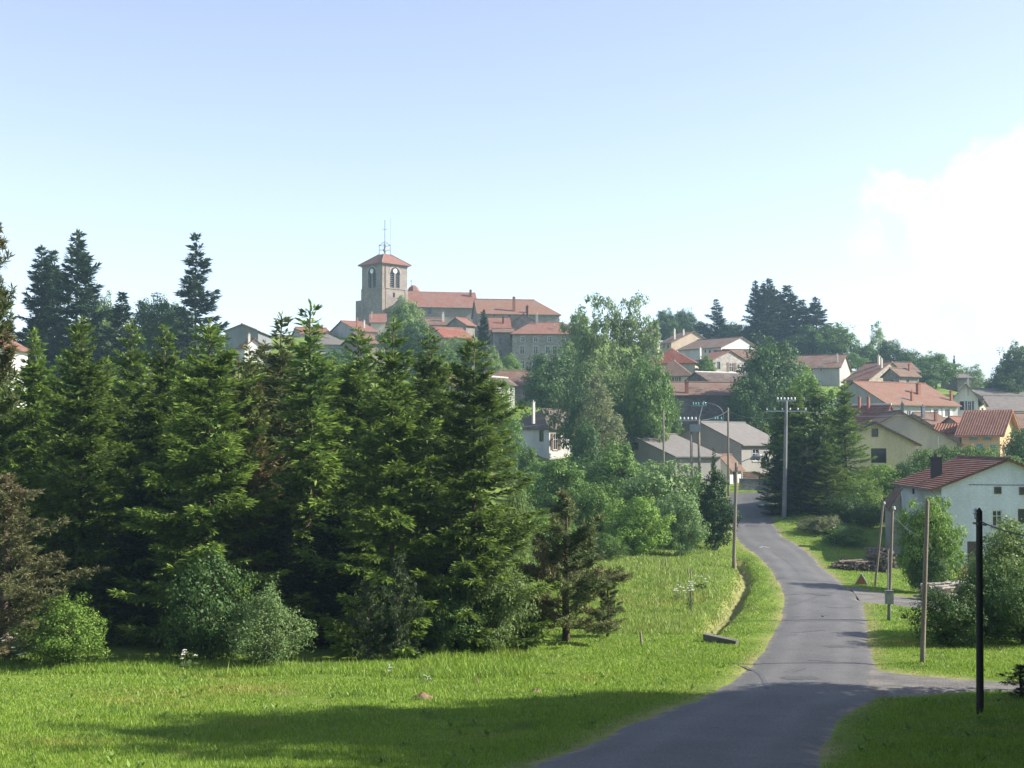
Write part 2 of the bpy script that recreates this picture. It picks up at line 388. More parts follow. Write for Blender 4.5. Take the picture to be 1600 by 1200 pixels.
def bumps(x, y, pd):
    return (.04 * np.sin(x * .9 + 1.3 * np.sin(y * .6)) + .04 * np.sin(y * 1.1 + 1.1 * np.sin(x * .7))) * smooth(.3, 2.5, pd) * (np.abs(x) < 170) * (y < 200)
def make_ground():
    xs = np.r_[-6000, -4000, -2500, -1500, -900, -600, -400, -300, -220, np.arange(-170, -60, 4), np.arange(-60, -26, 1.2), np.arange(-26, 46, .5), np.arange(46, 80, 1.5), np.arange(80, 180, 4), 220, 300, 400, 600, 900, 1500, 2500, 4000, 6000]
    ys = np.r_[-1500, -600, -250, -120, -60, np.arange(-40, 15, 3), np.arange(15, 125, .5), np.arange(125, 200, 1.5), np.arange(200, 440, 5), 470, 520, 600, 700, 850, 1000, 1400, 2000, 3000, 4500, 6000]
    X, Y = np.meshgrid(xs, ys); Z = ground(X, Y); x, y, z = X.ravel(), Y.ravel(), Z.ravel()
    near = (y > -5) & (y < 170) & (x > -30) & (x < 62)
    pd = np.full(x.shape, 99.0); pd[near] = pave_dist(x[near], y[near])
    rs = np.random.RandomState(3)
    z = z + bumps(x, y, pd) + .008 * rs.randn(len(x)) * (pd > 1)
    z = z - .10 * smooth(.1, -.5, pd)
    dd_ = np.full(x.shape, 99.0); dd_[near] = seg_dist(x[near], y[near], DITCH)
    z = z - .85 * np.exp(-(dd_ / .5) ** 2)
    blot = .5 + .5 * np.sin(x * .7 + 2.1 * np.sin(y * .23)) * np.sin(y * .31 + .9)
    soil = .8 * smooth(.25 + .7 * blot, .0, pd) * (.25 + .75 * rs.rand(len(x))) * (.25 + .75 * blot)
    soil = np.maximum(soil, .5 * np.exp(-((dd_ - .35) / .3) ** 2) * (dd_ < 2))
    me = bpy.data.meshes.new('ground'); nx, ny = len(xs), len(ys)
    i = np.arange(ny - 1)[:, None] * nx + np.arange(nx - 1)[None, :]
    q = np.stack([i, i + 1, i + 1 + nx, i + nx], -1).reshape(-1, 4)
    set_mesh(me, np.c_[x, y, z], q); a = me.attributes.new('soil', 'FLOAT', 'POINT'); a.data.foreach_set('value', soil.astype(np.float32))
    me.polygons.foreach_set('use_smooth', np.ones(len(me.polygons), bool)); me.materials.append(M_GROUND)
    tag(link('ground', me), kind='structure')
def set_mesh(me, V, Q):
    V = np.asarray(V, np.float32); Q = np.asarray(Q, np.int32); k = Q.shape[1]
    me.vertices.add(len(V)); me.vertices.foreach_set('co', V.ravel())
    me.loops.add(Q.size); me.loops.foreach_set('vertex_index', Q.ravel())
    me.polygons.add(len(Q)); me.polygons.foreach_set('loop_start', np.arange(0, Q.size, k, dtype=np.int32))
    try: me.polygons.foreach_set('loop_total', np.full(len(Q), k, np.int32))
    except Exception: pass
    me.update(calc_edges=True); me.validate()
make_ground()
def make_strip(name, A, B, nc, lift, mat, crown=0.0):
    S = strip_samples(A, B, nc); V = S.reshape(-1, 2); z = ground(V[:, 0], V[:, 1]) + lift
    t = np.tile(np.linspace(-1, 1, nc), len(A)); z = z + crown * (1 - t * t)
    z = np.where(np.abs(t) > .99, z - .05, z)
    i = np.arange(len(A) - 1)[:, None] * nc + np.arange(nc - 1)[None, :]
    q = np.stack([i, i + 1, i + 1 + nc, i + nc], -1).reshape(-1, 4); me = bpy.data.meshes.new(name)
    set_mesh(me, np.c_[V, z], q); at = me.attributes.new('across', 'FLOAT', 'POINT'); at.data.foreach_set('value', t.astype(np.float32)); me.materials.append(mat); me.polygons.foreach_set('use_smooth', np.ones(len(me.polygons), bool))
    return tag(link(name, me), kind='structure')
def ragged(A, B, seed, amp=.22):
    rs = np.random.RandomState(seed); n = len(A); D = B - A; D = D / np.linalg.norm(D, axis=1)[:, None]
    k = np.convolve(rs.randn(n + 8), np.ones(4) / 4, 'same')[4:4 + n]; k2 = np.convolve(rs.randn(n + 8), np.ones(4) / 4, 'same')[4:4 + n]
    return A + D * (k * amp)[:, None], B - D * (k2 * amp)[:, None]
rA, rB = ragged(RL, RR, 1)
ROAD = make_strip('road', rA, rB, 12, .0, M_ROAD, .04)
dA, dB = ragged(DU, DL_, 2, .1); make_strip('driveway', dA, dB, 6, -.012, M_GRAVEL, .02)
tA, tB = ragged(TU, TL_, 4, .1); make_strip('gravel_lane', tA, tB, 8, -.016, M_GRAVEL, .02)
def road_line(name, pxs, w, mat, n=30, lift=.048, jit=.04, seed=0):
    P = catmull(world_line(pxs), n)[:, :2]; rs = np.random.RandomState(seed); T = np.gradient(P, axis=0); T /= np.linalg.norm(T, axis=1)[:, None] + 1e-9
    Nn = np.c_[-T[:, 1], T[:, 0]]; P = P + Nn * (rs.randn(n) * jit)[:, None]; ww = w * (.6 + .8 * rs.rand(n))
    A, B = P - Nn * ww[:, None] / 2, P + Nn * ww[:, None] / 2; V = np.stack([A, B], 1).reshape(-1, 2); e0, e1 = seg_dist(V[:, 0], V[:, 1], RLs), seg_dist(V[:, 0], V[:, 1], RRs); tt = (e0 - e1) / (e0 + e1 + 1e-6)
    z = ground(V[:, 0], V[:, 1]) + .04 * (1 - tt * tt) + .008
    i = np.arange(n - 1) * 2; q = np.stack([i, i + 1, i + 3, i + 2], -1); me = bpy.data.meshes.new(name); set_mesh(me, np.c_[V, z], q); me.materials.append(mat)
    return link(name, me, ROAD)
M_TAR = flat('tar_seam', (.045, .045, .05), .6); M_PAINT = flat('road_paint', (.36, .36, .35), .8)
for k, pl in enumerate([[(1262,1034),(1310,1036),(1345,1037),(1369,1041)], [(1240,972),(1290,971),(1330,972),(1353,975)], [(1290,949),(1312,951),(1330,949)], [(1320,1003),(1340,1002),(1361,1003)],
                        [(1222,930),(1260,929),(1300,931)], [(1240,990),(1290,986)]]):
    road_line('tar_seam', pl, .07, M_TAR, seed=k)
for k, (pl, w_) in enumerate([([(1225,1062),(1255,1061),(1278,1061)], .8), ([(1290,1012),(1318,1011),(1340,1012)], .7), ([(1268,930),(1290,930)], 1.2), ([(1165,822),(1185,822)], 1.6)]):
    road_line('asphalt_patch', pl, w_, flat('patched_asphalt', (.092, .093, .095), .85), 12, jit=.01, seed=20 + k)
for k, pl in enumerate([[(1215,1050),(1240,1052),(1258,1046)], [(1250,900),(1232,880),(1205,862)]]):
    road_line('crack', pl, .02, M_TAR, 40, jit=.06, seed=40 + k)
road_line('tyre_mark', [(1160,1041),(1182,1050),(1194,1065),(1199,1079)], .16, flat('tyre_rubber_mark', (.104, .106, .112), .85), jit=.01, seed=9)
road_line('road_marking', [(1187,856),(1194,855),(1203,857)], .16, M_PAINT, 8, jit=.02)

# distant ridge seen over the roofs at the right
def hills():
    m = MB(); n = 60; rs = random.Random(4)
    prof = []
    for i in range(n):
        t = i / (n - 1); x = 250 + 1500 * t
        prof.append((x, 1700 + 120 * math.sin(t * 5), 66 + 22 * math.sin(t * 3.1) + 4 * math.sin(t * 23)))
    for (x0, y0, z0), (x1, y1, z1) in zip(prof[:-1], prof[1:]):
        m.face((x0, y0 - 500, -6), (x1, y1 - 500, -6), (x1, y1, z1), (x0, y0, z0)); m.face((x0, y0, z0), (x1, y1, z1), (x1, y1 + 600, -8), (x0, y0 + 600, -8))
    o = m.build('hills', two_tone('far_woods', (.03, .06, .03), (.06, .10, .04), .01, .95, .1)); tag(o, kind='structure')
hills()
# ------------------------------------------------------------------ buildings
_tile0 = tile
def tile(c, c2=None, age=0.4):
    k = .54; age = min(.8, age + .15)
    return _tile0(tuple(x * k for x in c), tuple(x * k for x in c2) if c2 else None, age)
def slope_face(mb, e0, e1, r1, r0, style, th=.14):
    """a roof slope from eave e0-e1 up to ridge r0-r1, with tile relief on top, thickness and underside"""
    e0, e1, r1, r0 = map(Vector, (e0, e1, r1, r0))
    nrm = (e1 - e0).cross(r0 - e0)
    if nrm.length < 1e-6: nrm = (e1 - e0).cross(r1 - e0)
    nrm.normalize()
    if nrm.z < 0: nrm = -nrm
    W = (e1 - e0).length; Ls = ((r0 + r1) / 2 - (e0 + e1) / 2).length
    nu, nv = 1, 1
    if style == 'canal': nu = max(4, int(W / .32) * 4)
    if style == 'course': nv = max(3, int(Ls / .36)) * 2
    base = len(mb.v)
    def P(u, v):
        a = e0.lerp(e1, u); b = r0.lerp(r1, u); p = a.lerp(b, v); h = 0.0
        return p
    for j in range(nv + 1):
        v = j / nv
        if style == 'course':
            k = j // 2; n2 = nv // 2
            v = min(1, (k + (0 if j % 2 == 0 else .999)) / n2) if k < n2 else 1
        for i in range(nu + 1):
            u = i / nu; h = 0
            if style == 'canal': h = .17 * (abs(math.cos(math.pi * i / 4)) if i % 4 != 2 else 0)
            if style == 'course': h = .07 if j % 2 == 0 and j < nv else 0
            mb.v.append(tuple(P(u, v) + nrm * h))
    for j in range(nv):
        for i in range(nu):
            a = base + j * (nu + 1) + i; mb.f.append((a, a + 1, a + nu + 2, a + nu + 1))
    dz = Vector((0, 0, -th)); lo = [e0 + dz, e1 + dz, r1 + dz, r0 + dz]; b2 = len(mb.v); mb.v += [tuple(p) for p in lo]
    mb.f.append((b2 + 3, b2 + 2, b2 + 1, b2))
    up = [e0, e1, r1, r0]
    for k in range(4):
        mb.face(up[k], up[(k + 1) % 4], lo[(k + 1) % 4], lo[k])
def wall_grid(mb, M, L, z0, z1, holes, depth=.16):
    """a wall of length L from z0 to z1 in the local x-z plane of M (outside = -y), with real openings"""
    us = sorted(set([0, L] + [h[0] for h in holes] + [h[1] for h in holes])); zs = sorted(set([z0, z1] + [h[2] for h in holes] + [h[3] for h in holes]))
    for a, b in zip(us[:-1], us[1:]):
        for c, d in zip(zs[:-1], zs[1:]):
            if any(h[0] - 1e-6 <= a and b <= h[1] + 1e-6 and h[2] - 1e-6 <= c and d <= h[3] + 1e-6 for h in holes): continue
            mb.face(M @ Vector((a, 0, c)), M @ Vector((b, 0, c)), M @ Vector((b, 0, d)), M @ Vector((a, 0, d)))
    for a, b, c, d in holes:
        q = [(a, c), (b, c), (b, d), (a, d)]
        for k in range(4):
            (u0, w0), (u1, w1) = q[k], q[(k + 1) % 4]
            mb.face(M @ Vector((u0, 0, w0)), M @ Vector((u1, 0, w1)), M @ Vector((u1, depth, w1)), M @ Vector((u0, depth, w0)))
        mb.face(*[M @ Vector((u, depth + .02, w)) for u, w in q])
def add_window(par, M, a, b, c, d, st):
    """frame, glazing bars and pane set into an opening; st: 'w' window, 'd' door, 'k' dark opening, 's' with shutters, 'g' green shutters closed"""
    w, h = b - a, d - c; t = min(.09, .16 * w); m = MB(); y0, y1 = (.05, .13)
    for (p, q, r_, s_) in ((a, a + t, c, d), (b - t, b, c, d), (a + t, b - t, c, c + t), (a + t, b - t, d - t, d)): m.box(p, q, y0, y1, r_, s_, M)
    fm = {'d': M_DARKWOOD, 'k': M_DARKWOOD}.get(st[0], M_FRAME)
    if st[0] in 'ws' and w > .5:
        m.box((a + b) / 2 - t / 3, (a + b) / 2 + t / 3, y0 + .01, y1 - .01, c + t, d - t, M)
        if h > 1.1: m.box(a + t, b - t, y0 + .015, y1 - .015, c + h * .62, c + h * .62 + t * .6, M)
    o = m.build('door' if st[0] == 'd' else 'window', fm, par)
    p = MB(); p.face(*[M @ Vector((u, .11, v)) for u, v in ((a + t, c + t), (b - t, c + t), (b - t, d - t), (a + t, d - t))])
    if st[0] == 'd': p.build('door_leaf', M_DARKWOOD, o)
    else: p.build('pane', M_GLASS, o)
    if st[0] in 'wsg':
        s = MB().box(a - .12, b + .12, -.10, .04, c - .10, c - .002, M); s.build('sill', M_SURR, o)
    if len(st) > 1 and st[1] == 'f':
        s = MB(); e = .16
        s.box(a - e, a - .003, -.035, .03, c, d + e, M); s.box(b + .003, b + e, -.035, .03, c, d + e, M); s.box(a - .003, b + .003, -.035, .03, d + .003, d + e, M); s.build('surround', M_SURR, o)
    if st[0] == 's':
        for q in (-1, 1):
            x0 = a - .08 - w * .5 if q < 0 else b + .08
            MB().box(x0, x0 + w * .5, -.06, -.012, c, d, M).build('shutter', SHUT[st[-1] if st[-1] in SHUT else 'b'], o)
    if st[0] == 'g':
        for q in (0, 1):
            x0 = a - .05 + q * (w / 2 + .05); MB().box(x0, x0 + w / 2 + .03, -.055, -.01, c, d, M).build('shutter', SHUT['t'], o)
SHUT = {'b': flat('brown_shutter', (.16, .095, .06)), 't': flat('teal_shutter', (.13, .30, .30)), 'v': flat('white_shutter', (.72, .72, .70)), 'n': flat('navy_shutter', (.09, .11, .19))}
ROOT_INFO = {}
def house(name, label, xc, d, a, ye, yr, yb, xl=None, xr=None, ll=None, lr=None, gable='L', wall=None, roof=None, style='plain', hip=(0, 0), over=.45, gover=.35,
          wins=(), chims=(), ridge=None, cat='house', group=None, apex=.5, below=3.0):
    """A pitched-roof building from its near corner: pixel column xc at distance d; the right face turns a degrees away from the picture plane.
    xl / xr: pixel columns of the far ends of the left and right face (or ll / lr in metres); ye, yr, yb: rows of eave, ridge and ground."""
    ca, sa = math.cos(R(a)), math.sin(R(a)); C = pt(xc, yb, d); er = Vector((ca, sa, 0)); el = Vector((-sa, ca, 0))
    def length(e, px):
        w = (px - 800) / F; return (w * (C.y * cP + C.z * sP) - C.x) / (e.x - w * e.y * cP)
    Lr = lr or max(2.0, min(40, length(er, xr))); Ll = ll or max(2.0, min(40, length(el, xl)))
    root = empty(name, C, R(a), label, cat, group); W2L = (Matrix.Translation(C) @ Matrix.Rotation(R(a), 4, 'Z')).inverted()
    ze = ztop(ye, d) - C.z
    mid = C + (el * Ll * apex if gable == 'L' else er * Lr * apex)
    zr = ztop(yr, mid.y) - C.z
    zr = max(zr, ze + .4); zb = -below
    # faces: R lies along local x at y=0, L along local y at x=0
    MR = Matrix.Identity(4); ML = Matrix(((0, 1, 0, 0), (-1, 0, 0, Ll), (0, 0, 1, 0), (0, 0, 0, 1)))
    MBk = Matrix(((-1, 0, 0, Lr), (0, -1, 0, Ll), (0, 0, 1, 0), (0, 0, 0, 1))); MRt = Matrix(((0, -1, 0, Lr), (1, 0, 0, 0), (0, 0, 1, 0), (0, 0, 0, 1)))
    holes = {'R': [], 'L': []}; wl = []
    for wdef in wins:
        f, px, py, wp, hp = wdef[:5]; st = wdef[5] if len(wdef) > 5 else 'w'
        def loc(x, y):
            r = ray(x, y); o = W2L @ Vector((0, 0, 0)); dv = (W2L @ r) - o
            k = -o.y / dv.y if f == 'R' else -o.x / dv.x; p = o + dv * k
            return (p.x if f == 'R' else Ll - p.y), p.z
        u0, _ = loc(px - wp / 2, py); u1, _ = loc(px + wp / 2, py); _, v0 = loc(px, py + hp / 2); _, v1 = loc(px, py - hp / 2)
        if u1 < u0: u0, u1 = u1, u0
        Lf = Lr if f == 'R' else Ll
        u0 = max(u0, .1); u1 = min(u1, Lf - .1)
        if u1 - u0 < .12: continue
        wl.append((f, u0, u1, v0, v1, st))
        if v1 < ze - .08: holes[f].append((u0, u1, v0, v1))
    wb = MB()
    wall_grid(wb, MR, Lr, zb, ze, holes['R']); wall_grid(wb, ML, Ll, zb, ze, holes['L']); wall_grid(wb, MBk, Lr, zb, ze, []); wall_grid(wb, MRt, Ll, zb, ze, [])
    # roof frame: s along the ridge, t across
    if gable == 'L': S, T = Lr, Ll; q = lambda s, t, z: Vector((s, t, z))
    else: S, T = Ll, Lr; q = lambda s, t, z: Vector((t, s, z))
    kh = min(1.0, .62 * S / (hip[0] + hip[1] + 1e-6)); hip = (hip[0] * kh, hip[1] * kh)
    tm = T * apex; sl0 = (zr - ze) / tm; sl1 = (zr - ze) / (T - tm); e = 0.02
    for s_, hp_ in ((0, hip[0]), (S, hip[1])):
        if hp_ <= 0: wb.face(q(s_, 0, ze), q(s_, T, ze), q(s_, tm, zr - .02))
    wo = wb.build('wall', wall, root)
    rb = MB(); up = .10; g0 = gover if hip[0] <= 0 else 0; g1 = gover if hip[1] <= 0 else 0
    h0, h1 = max(hip[0], 0), max(hip[1], 0); o0 = over if h0 else g0; o1 = over if h1 else g1
    R0, R1 = q(h0 - (0 if h0 else g0), tm, zr + up), q(S - h1 + (0 if h1 else g1), tm, zr + up)
    slope_face(rb, q(-o0, -over, ze - over * sl0 + up), q(S + o1, -over, ze - over * sl0 + up), R1, R0, style)
    slope_face(rb, q(S + o1, T + over, ze - over * sl1 + up), q(-o0, T + over, ze - over * sl1 + up), R0, R1, style)
    if h0: slope_face(rb, q(-o0, T + over, ze - over * sl1 + up), q(-o0, -over, ze - over * sl0 + up), R0, R0 + q(.001, 0, 0), 'plain')
    if h1: slope_face(rb, q(S + o1, -over, ze - over * sl0 + up), q(S + o1, T + over, ze - over * sl1 + up), R1, R1 + q(.001, 0, 0), 'plain')
    ro = rb.build('roof', roof, root)
    rc = MB().tube([R0 + Vector((0, 0, .03)), R1 + Vector((0, 0, .03))], .13, 6); rc.build('ridge_cap', ridge or roof, ro)
    for f, u0, u1, v0, v1, st in wl: add_window(root, (MR if f == 'R' else ML) @ Matrix.Translation((0, 0 if v1 < ze - .08 else -.125, 0)), u0, u1, v0, v1, st)
    for cdef in chims:
        px, ytop, ybot, wp = cdef[:4]; cm = cdef[4] if len(cdef) > 4 else M_BRICK
        # foot of the chimney on the slope that faces the camera
        r = ray(px, ybot); o = W2L @ Vector((0, 0, 0)); dv = (W2L @ r) - o
        n = Vector((0, -sl0, 1)) if gable == 'L' else Vector((-sl0, 0, 1)); p0 = Vector((0, 0, ze + up))
        k = (p0 - o).dot(n) / dv.dot(n); p = o + dv * k; wd = root.matrix_basis @ p
        p.x = min(max(p.x, .2), Lr - .2); p.y = min(max(p.y, .2), Ll - .2)
        zt = ztop(ytop, wd.y) - C.z; w = max(.36, wp / F * wd.y)
        zt = max(zt, p.z + .6); cb = MB().box(p.x - w / 2, p.x + w / 2, p.y - w * .4, p.y + w * .4, p.z - 1.6, zt)
        cb.box(p.x - w * .6, p.x + w * .6, p.y - w * .5, p.y + w * .5, zt, zt + .12); cb.tube([(p.x, p.y, zt + .1), (p.x, p.y, zt + .4)], w * .2, 6)
        cb.build('chimney', cm, ro)
    ROOT_INFO[name + label] = (Lr, Ll, ze, zr)
    return root
T_RED = tile((.43, .17, .11), None, .25); T_ORANGE = tile((.52, .21, .12), None, .1); T_BROWN = tile((.30, .155, .105), None, .5); T_OLD = tile((.36, .19, .125), (.22, .15, .11), .55)
T_GREY = tile((.30, .275, .25), (.21, .19, .175), .3); T_DARK = tile((.17, .125, .11), None, .5); T_FIBRE = tile((.37, .35, .325), (.31, .29, .27), .1); T_ROSE = tile((.46, .195, .14), (.33, .15, .11), .25)
W_WHITE, W_CREAM, W_BEIGE, W_GREY = plaster((.72, .71, .68)), plaster((.58, .52, .42)), plaster((.78, .64, .40)), plaster((.40, .39, .37))
W_STONE, W_STONE_L, W_DARK, W_BLOCK = stone((.30, .27, .235)), stone((.42, .37, .30)), stone((.22, .20, .18)), plaster((.34, .325, .305), .85)
W_ORANGE = plaster((.62, .44, .25), .9); T_PALE = _tile0((.50, .27, .18), (.42, .20, .13), .0)
# --- right foreground and middle distance
wh = house('white_house', 'large white rendered house with red tiled roof and big dark chimney at right edge', 1473, 105, -4, 760, 719, 893, xl=1410, lr=10.6, gable='R', wall=plaster((.66, .69, .73)), roof=tile((.36, .115, .075), (.24, .085, .065), .35), style='course', over=.9, gover=.5,
      wins=[('R', 1559, 766, 11, 11, 'k'), ('R', 1598, 767, 11, 12, 'k'), ('R', 1558, 810, 16, 26, 'w'), ('R', 1599, 808, 17, 26, 'k'), ('R', 1519, 861, 15, 30, 'd'), ('L', 1427, 767, 4, 10, 'k')],
      chims=[(1463, 716, 745, 15, flat('sooty_chimney', (.055, .045, .042), .9))])
house('beige_house', 'beige rendered house with large dark opening, behind dark spruces at right', 1430, 150, 84, 692, 661, 733, xl=1306, lr=10, gable='L', wall=W_BEIGE, roof=T_OLD, style='course', over=.7, gover=.6,
      wins=[('L', 1367, 676, 10, 13, 'k'), ('L', 1373, 712, 24, 23, 'k')])
house('wide_gabled_barn', 'wide grey-beige gabled barn behind the beige house', 1496, 161, 84, 691, 643, 740, xl=1319, lr=14, gable='L', wall=plaster((.50, .47, .38)), roof=T_OLD, over=.7, gover=.6, chims=[(1410, 632, 645, 4, M_IRON)], cat='barn')
house('orange_house', 'small orange house with striped canal tile roof and teal shutters', 1563, 165, 50, 677, 643, 725, xl=1503, xr=1588, gable='R', wall=W_ORANGE, roof=T_PALE, style='canal', over=.5, gover=.7,
      wins=[('L', 1521, 682, 11, 10, 'g'), ('L', 1543, 682, 11, 10, 'g'), ('L', 1531, 700, 10, 12, 'g'), ('L', 1553, 701, 10, 12, 'g'), ('R', 1572, 704, 5, 14, 'sb'), ('R', 1582, 703, 4, 14, 'sb')])
house('small_tiled_shed', 'low shed with striped red canal tiles beside the orange house', 1500, 170, 60, 676, 664, 700, xl=1462, lr=5, gable='R', wall=W_GREY, roof=T_ORANGE, style='canal', cat='shed')
house('gabled_outbuilding', 'small outbuilding with red roof and dark gable left of the orange house', 1503, 178, 30, 665, 652, 690, xl=1468, xr=1525, gable='L', wall=W_STONE, roof=T_ROSE, cat='outbuilding')
house('pink_roof_house', 'house with bright pinkish red tiles and white verge above beige gable', 1378, 172, 45, 660, 633, 700, xl=1318, xr=1402, gable='R', wall=W_CREAM, roof=T_ROSE, style='course', ridge=M_FRAME, chims=[(1343, 622, 640, 4, M_BRICK), (1357, 622, 640, 4, M_BRICK)])
house('low_brown_shed', 'low brown lean shed between the beige barn and the long red roof', 1455, 185, 20, 662, 646, 680, xl=1405, xr=1488, gable='L', wall=W_STONE_L, roof=T_OLD, cat='shed', chims=[(1438, 636, 652, 5, M_IRON), (1462, 645, 658, 4, M_BRICK)])
house('long_red_roof_house', 'long grey house under broad worn red roof with three chimneys', 1386, 205, 30, 630, 597, 672, xl=1288, xr=1497, gable='L', wall=plaster((.46, .45, .43)), roof=tile((.45, .20, .125), (.33, .165, .11), .45), over=.6,
      wins=[('R', 1462, 645, 7, 13, 'sv'), ('R', 1480, 645, 7, 13, 'sv'), ('R', 1441, 640, 5, 5, 'k'), ('R', 1420, 646, 6, 9, 'w')], chims=[(1435, 600, 616, 6), (1425, 613, 626, 4), (1487, 612, 626, 4)])
house('white_gable_house', 'white gabled house with pale verge boards right of the long red roof', 1529, 216, 72, 622, 600, 660, xl=1490, lr=12, gable='L', wall=W_WHITE, roof=T_GREY, ridge=M_FRAME, over=.9, gover=.9, wins=[('L', 1503, 634, 7, 14, 'k'), ('L', 1515, 634, 6, 15, 'sn')], chims=[(1513, 594, 603, 4, M_CREAM)])
house('farm_shed', 'long grey-brown farm roof at right edge below dark trees', 1534, 250, 8, 618, 608, 640, xr=1680, ll=10, gable='L', wall=W_STONE, roof=T_GREY, cat='farm building')
house('farm_barn', 'broad hipped grey-brown barn roof at right edge above orange house', 1540, 226, 12, 641, 619, 662, xr=1690, ll=14, gable='L', hip=(4, 0), wall=W_STONE_L, roof=T_GREY, cat='farm building')
house('brown_roof_cottage', 'brown tiled cottage cut by right edge behind the orange house', 1590, 178, 8, 668, 647, 700, xr=1700, ll=8, gable='L', wall=W_STONE_L, roof=T_OLD)
house('annex_house', 'small beige annex beside the white gable house', 1531, 220, 40, 632, 625, 655, xl=1524, xr=1541, gable='R', wall=W_CREAM, roof=T_OLD, wins=[('R', 1535, 640, 3, 5, 'k')])
house('brown_hipped_house', 'house with brown hipped roof and pale window frames below spruce clump', 1312, 255, 68, 574, 555, 604, xl=1225, xr=1329, gable='R', hip=(0, 0), wall=plaster((.44, .42, .40)), roof=T_BROWN,
      wins=[('L', 1269, 577, 4.5, 7, 'wf'), ('L', 1283, 577, 4.5, 7, 'wf')], chims=[(1308, 555, 566, 3, M_CREAM)])
house('stone_gable_house', 'stone gabled house with even red-brown roof above the long red roof', 1358, 236, 40, 592, 566, 615, xl=1322, xr=1425, gable='R', wall=W_STONE_L, roof=tile((.40, .19, .13), None, .35), chims=[(1373, 557, 570, 4, M_CREAM), (1397, 560, 574, 3, M_CREAM)])
house('small_stone_house', 'small stone house with low roof in front of the round trees', 1405, 228, 30, 586, 576, 604, xl=1380, xr=1436, gable='L', wall=W_STONE, roof=T_OLD, wins=[('L', 1394, 596, 3, 5, 'k'), ('R', 1418, 596, 4, 6, 'k')], chims=[(1421, 570, 579, 3, M_BRICK)])
house('brown_roof_barn', 'brown roofed barn just behind the small stone house', 1398, 250, 10, 580, 567, 600, xr=1436, ll=7, gable='L', wall=W_STONE, roof=T_OLD, cat='barn')
house('flat_grey_house', 'grey house with shallow roof standing above the white gable house', 1496, 272, 6, 590, 584, 606, xr=1518, ll=8, gable='L', wall=W_STONE, roof=T_GREY)
# --- centre
house('concrete_barn', 'grey block barn with pale roof and small window at the road end', 1159, 168, 40, 694, 661, 752, xl=1038, xr=1226, gable='L', wall=W_BLOCK, roof=T_FIBRE, over=.5, gover=.2, wins=[('R', 1181, 711, 10, 19, 'wf')], cat='barn')
house('grey_roof_barn', 'low grey barn with pale weathered roof left of the transformer poles', 1055, 156, 25, 713, 680, 742, xl=925, xr=1126, gable='L', wall=W_BLOCK, roof=T_FIBRE, gover=.2, wins=[('L', 993, 697, 9, 11, 'k')], cat='barn')
house('white_wall_shed', 'small white walled shed with brown roof beside the block barn', 1141, 164, 50, 731, 712, 768, xl=1108, xr=1158, gable='L', wall=W_WHITE, roof=T_OLD, wins=[('R', 1149, 748, 7, 28, 'k')], cat='shed')
house('grey_hipped_house', 'white house with grey-brown hipped roof among the central trees', 858, 186, 40, 668, 640, 720, ll=9.5, lr=9.5, gable='L', hip=(2.8, 2.8), wall=W_WHITE, roof=tile((.24, .185, .16), None, .3), ridge=T_DARK, wins=[('L', 846, 681, 7, 18, 'k'), ('R', 868, 690, 7, 26, 'sb')], chims=[(826, 629, 645, 4, M_FRAME)])
house('brown_hipped_cottage', 'small cream cottage with brown hipped roof behind the spruces', 797, 172, 58, 697, 676, 722, xl=757, xr=812, gable='L', hip=(2.2, 2), wall=W_CREAM, roof=T_BROWN, wins=[('L', 789, 706, 8, 9, 'k')])
house('long_brown_roof', 'long brown roofed house below the grey stone school', 764, 216, 10, 600, 580, 620, xr=830, ll=8, gable='L', wall=W_STONE, roof=T_BROWN, ridge=tile((.5, .3, .22)))
house('white_verge_shed', 'small grey gabled shed with white verge in front of long brown roof', 775, 205, 60, 598, 589, 616, xl=750, lr=6, gable='L', wall=W_GREY, roof=T_DARK, ridge=M_FRAME, cat='shed')
house('red_roof_cottage', 'small bright red roof peeping between spruce tops', 705, 205, 6, 601, 589, 620, xr=746, ll=6, gable='L', wall=W_CREAM, roof=T_ROSE)
# --- church hill
house('stone_school', 'large grey stone building with red hipped roof and rows of windows', 801, 250, 1, 521, 505, 592, xr=908, ll=12, gable='L', hip=(3.6, 3), wall=stone((.36, .335, .30)), roof=T_ROSE, ridge=tile((.6, .36, .28)),
      wins=[('R', x, 530, 6.5, 9, 'wf') for x in (817, 837, 859, 880)] + [('R', x, 547, 7.5, 13, 'sn' if x in (854,) else 'wf') for x in (816, 837, 856, 867, 886)] + [('R', x, 570, 7.5, 13, 'wf') for x in (816, 836, 857)], chims=[(839, 492, 506, 4, M_CREAM), (866, 511, 514, 3, M_CREAM)], cat='building')
house('school_annex', 'lower grey wing attached left of the large stone building', 772, 257, 3, 519, 514, 590, xr=802, ll=8, gable='L', wall=W_STONE, roof=T_BROWN, wins=[('R', 782, 533, 4, 10, 'k'), ('R', 782, 552, 4, 10, 'k')], cat='building')
house('grey_gable_house', 'grey gabled house rising behind the large stone building', 840, 270, 82, 505, 491, 525, xl=797, lr=10, gable='L', wall=W_STONE, roof=T_BROWN, chims=[(824, 479, 494, 4, M_DARKWOOD)])
house('red_lean_house', 'small red roof left of the large stone building', 767, 264, 5, 514, 497, 530, xr=797, ll=8, gable='L', wall=W_STONE, roof=T_ROSE, chims=[(786, 496, 505, 2.5, M_DARKWOOD)])
house('priory_wing', 'long russet roofed wing right of the church nave', 747, 300, 8, 489, 468, 512, xr=874, ll=12, gable='L', hip=(0, 5), wall=W_STONE, roof=tile((.43, .22, .14), (.36, .18, .12), .3), ridge=tile((.6, .36, .28)), wins=[('R', 772, 494, 3, 6, 'k'), ('R', 796, 496, 4, 8, 'k'), ('R', 822, 497, 3, 6, 'k')],
      chims=[(803, 465, 486, 4), (823, 481, 489, 3)], cat='building')
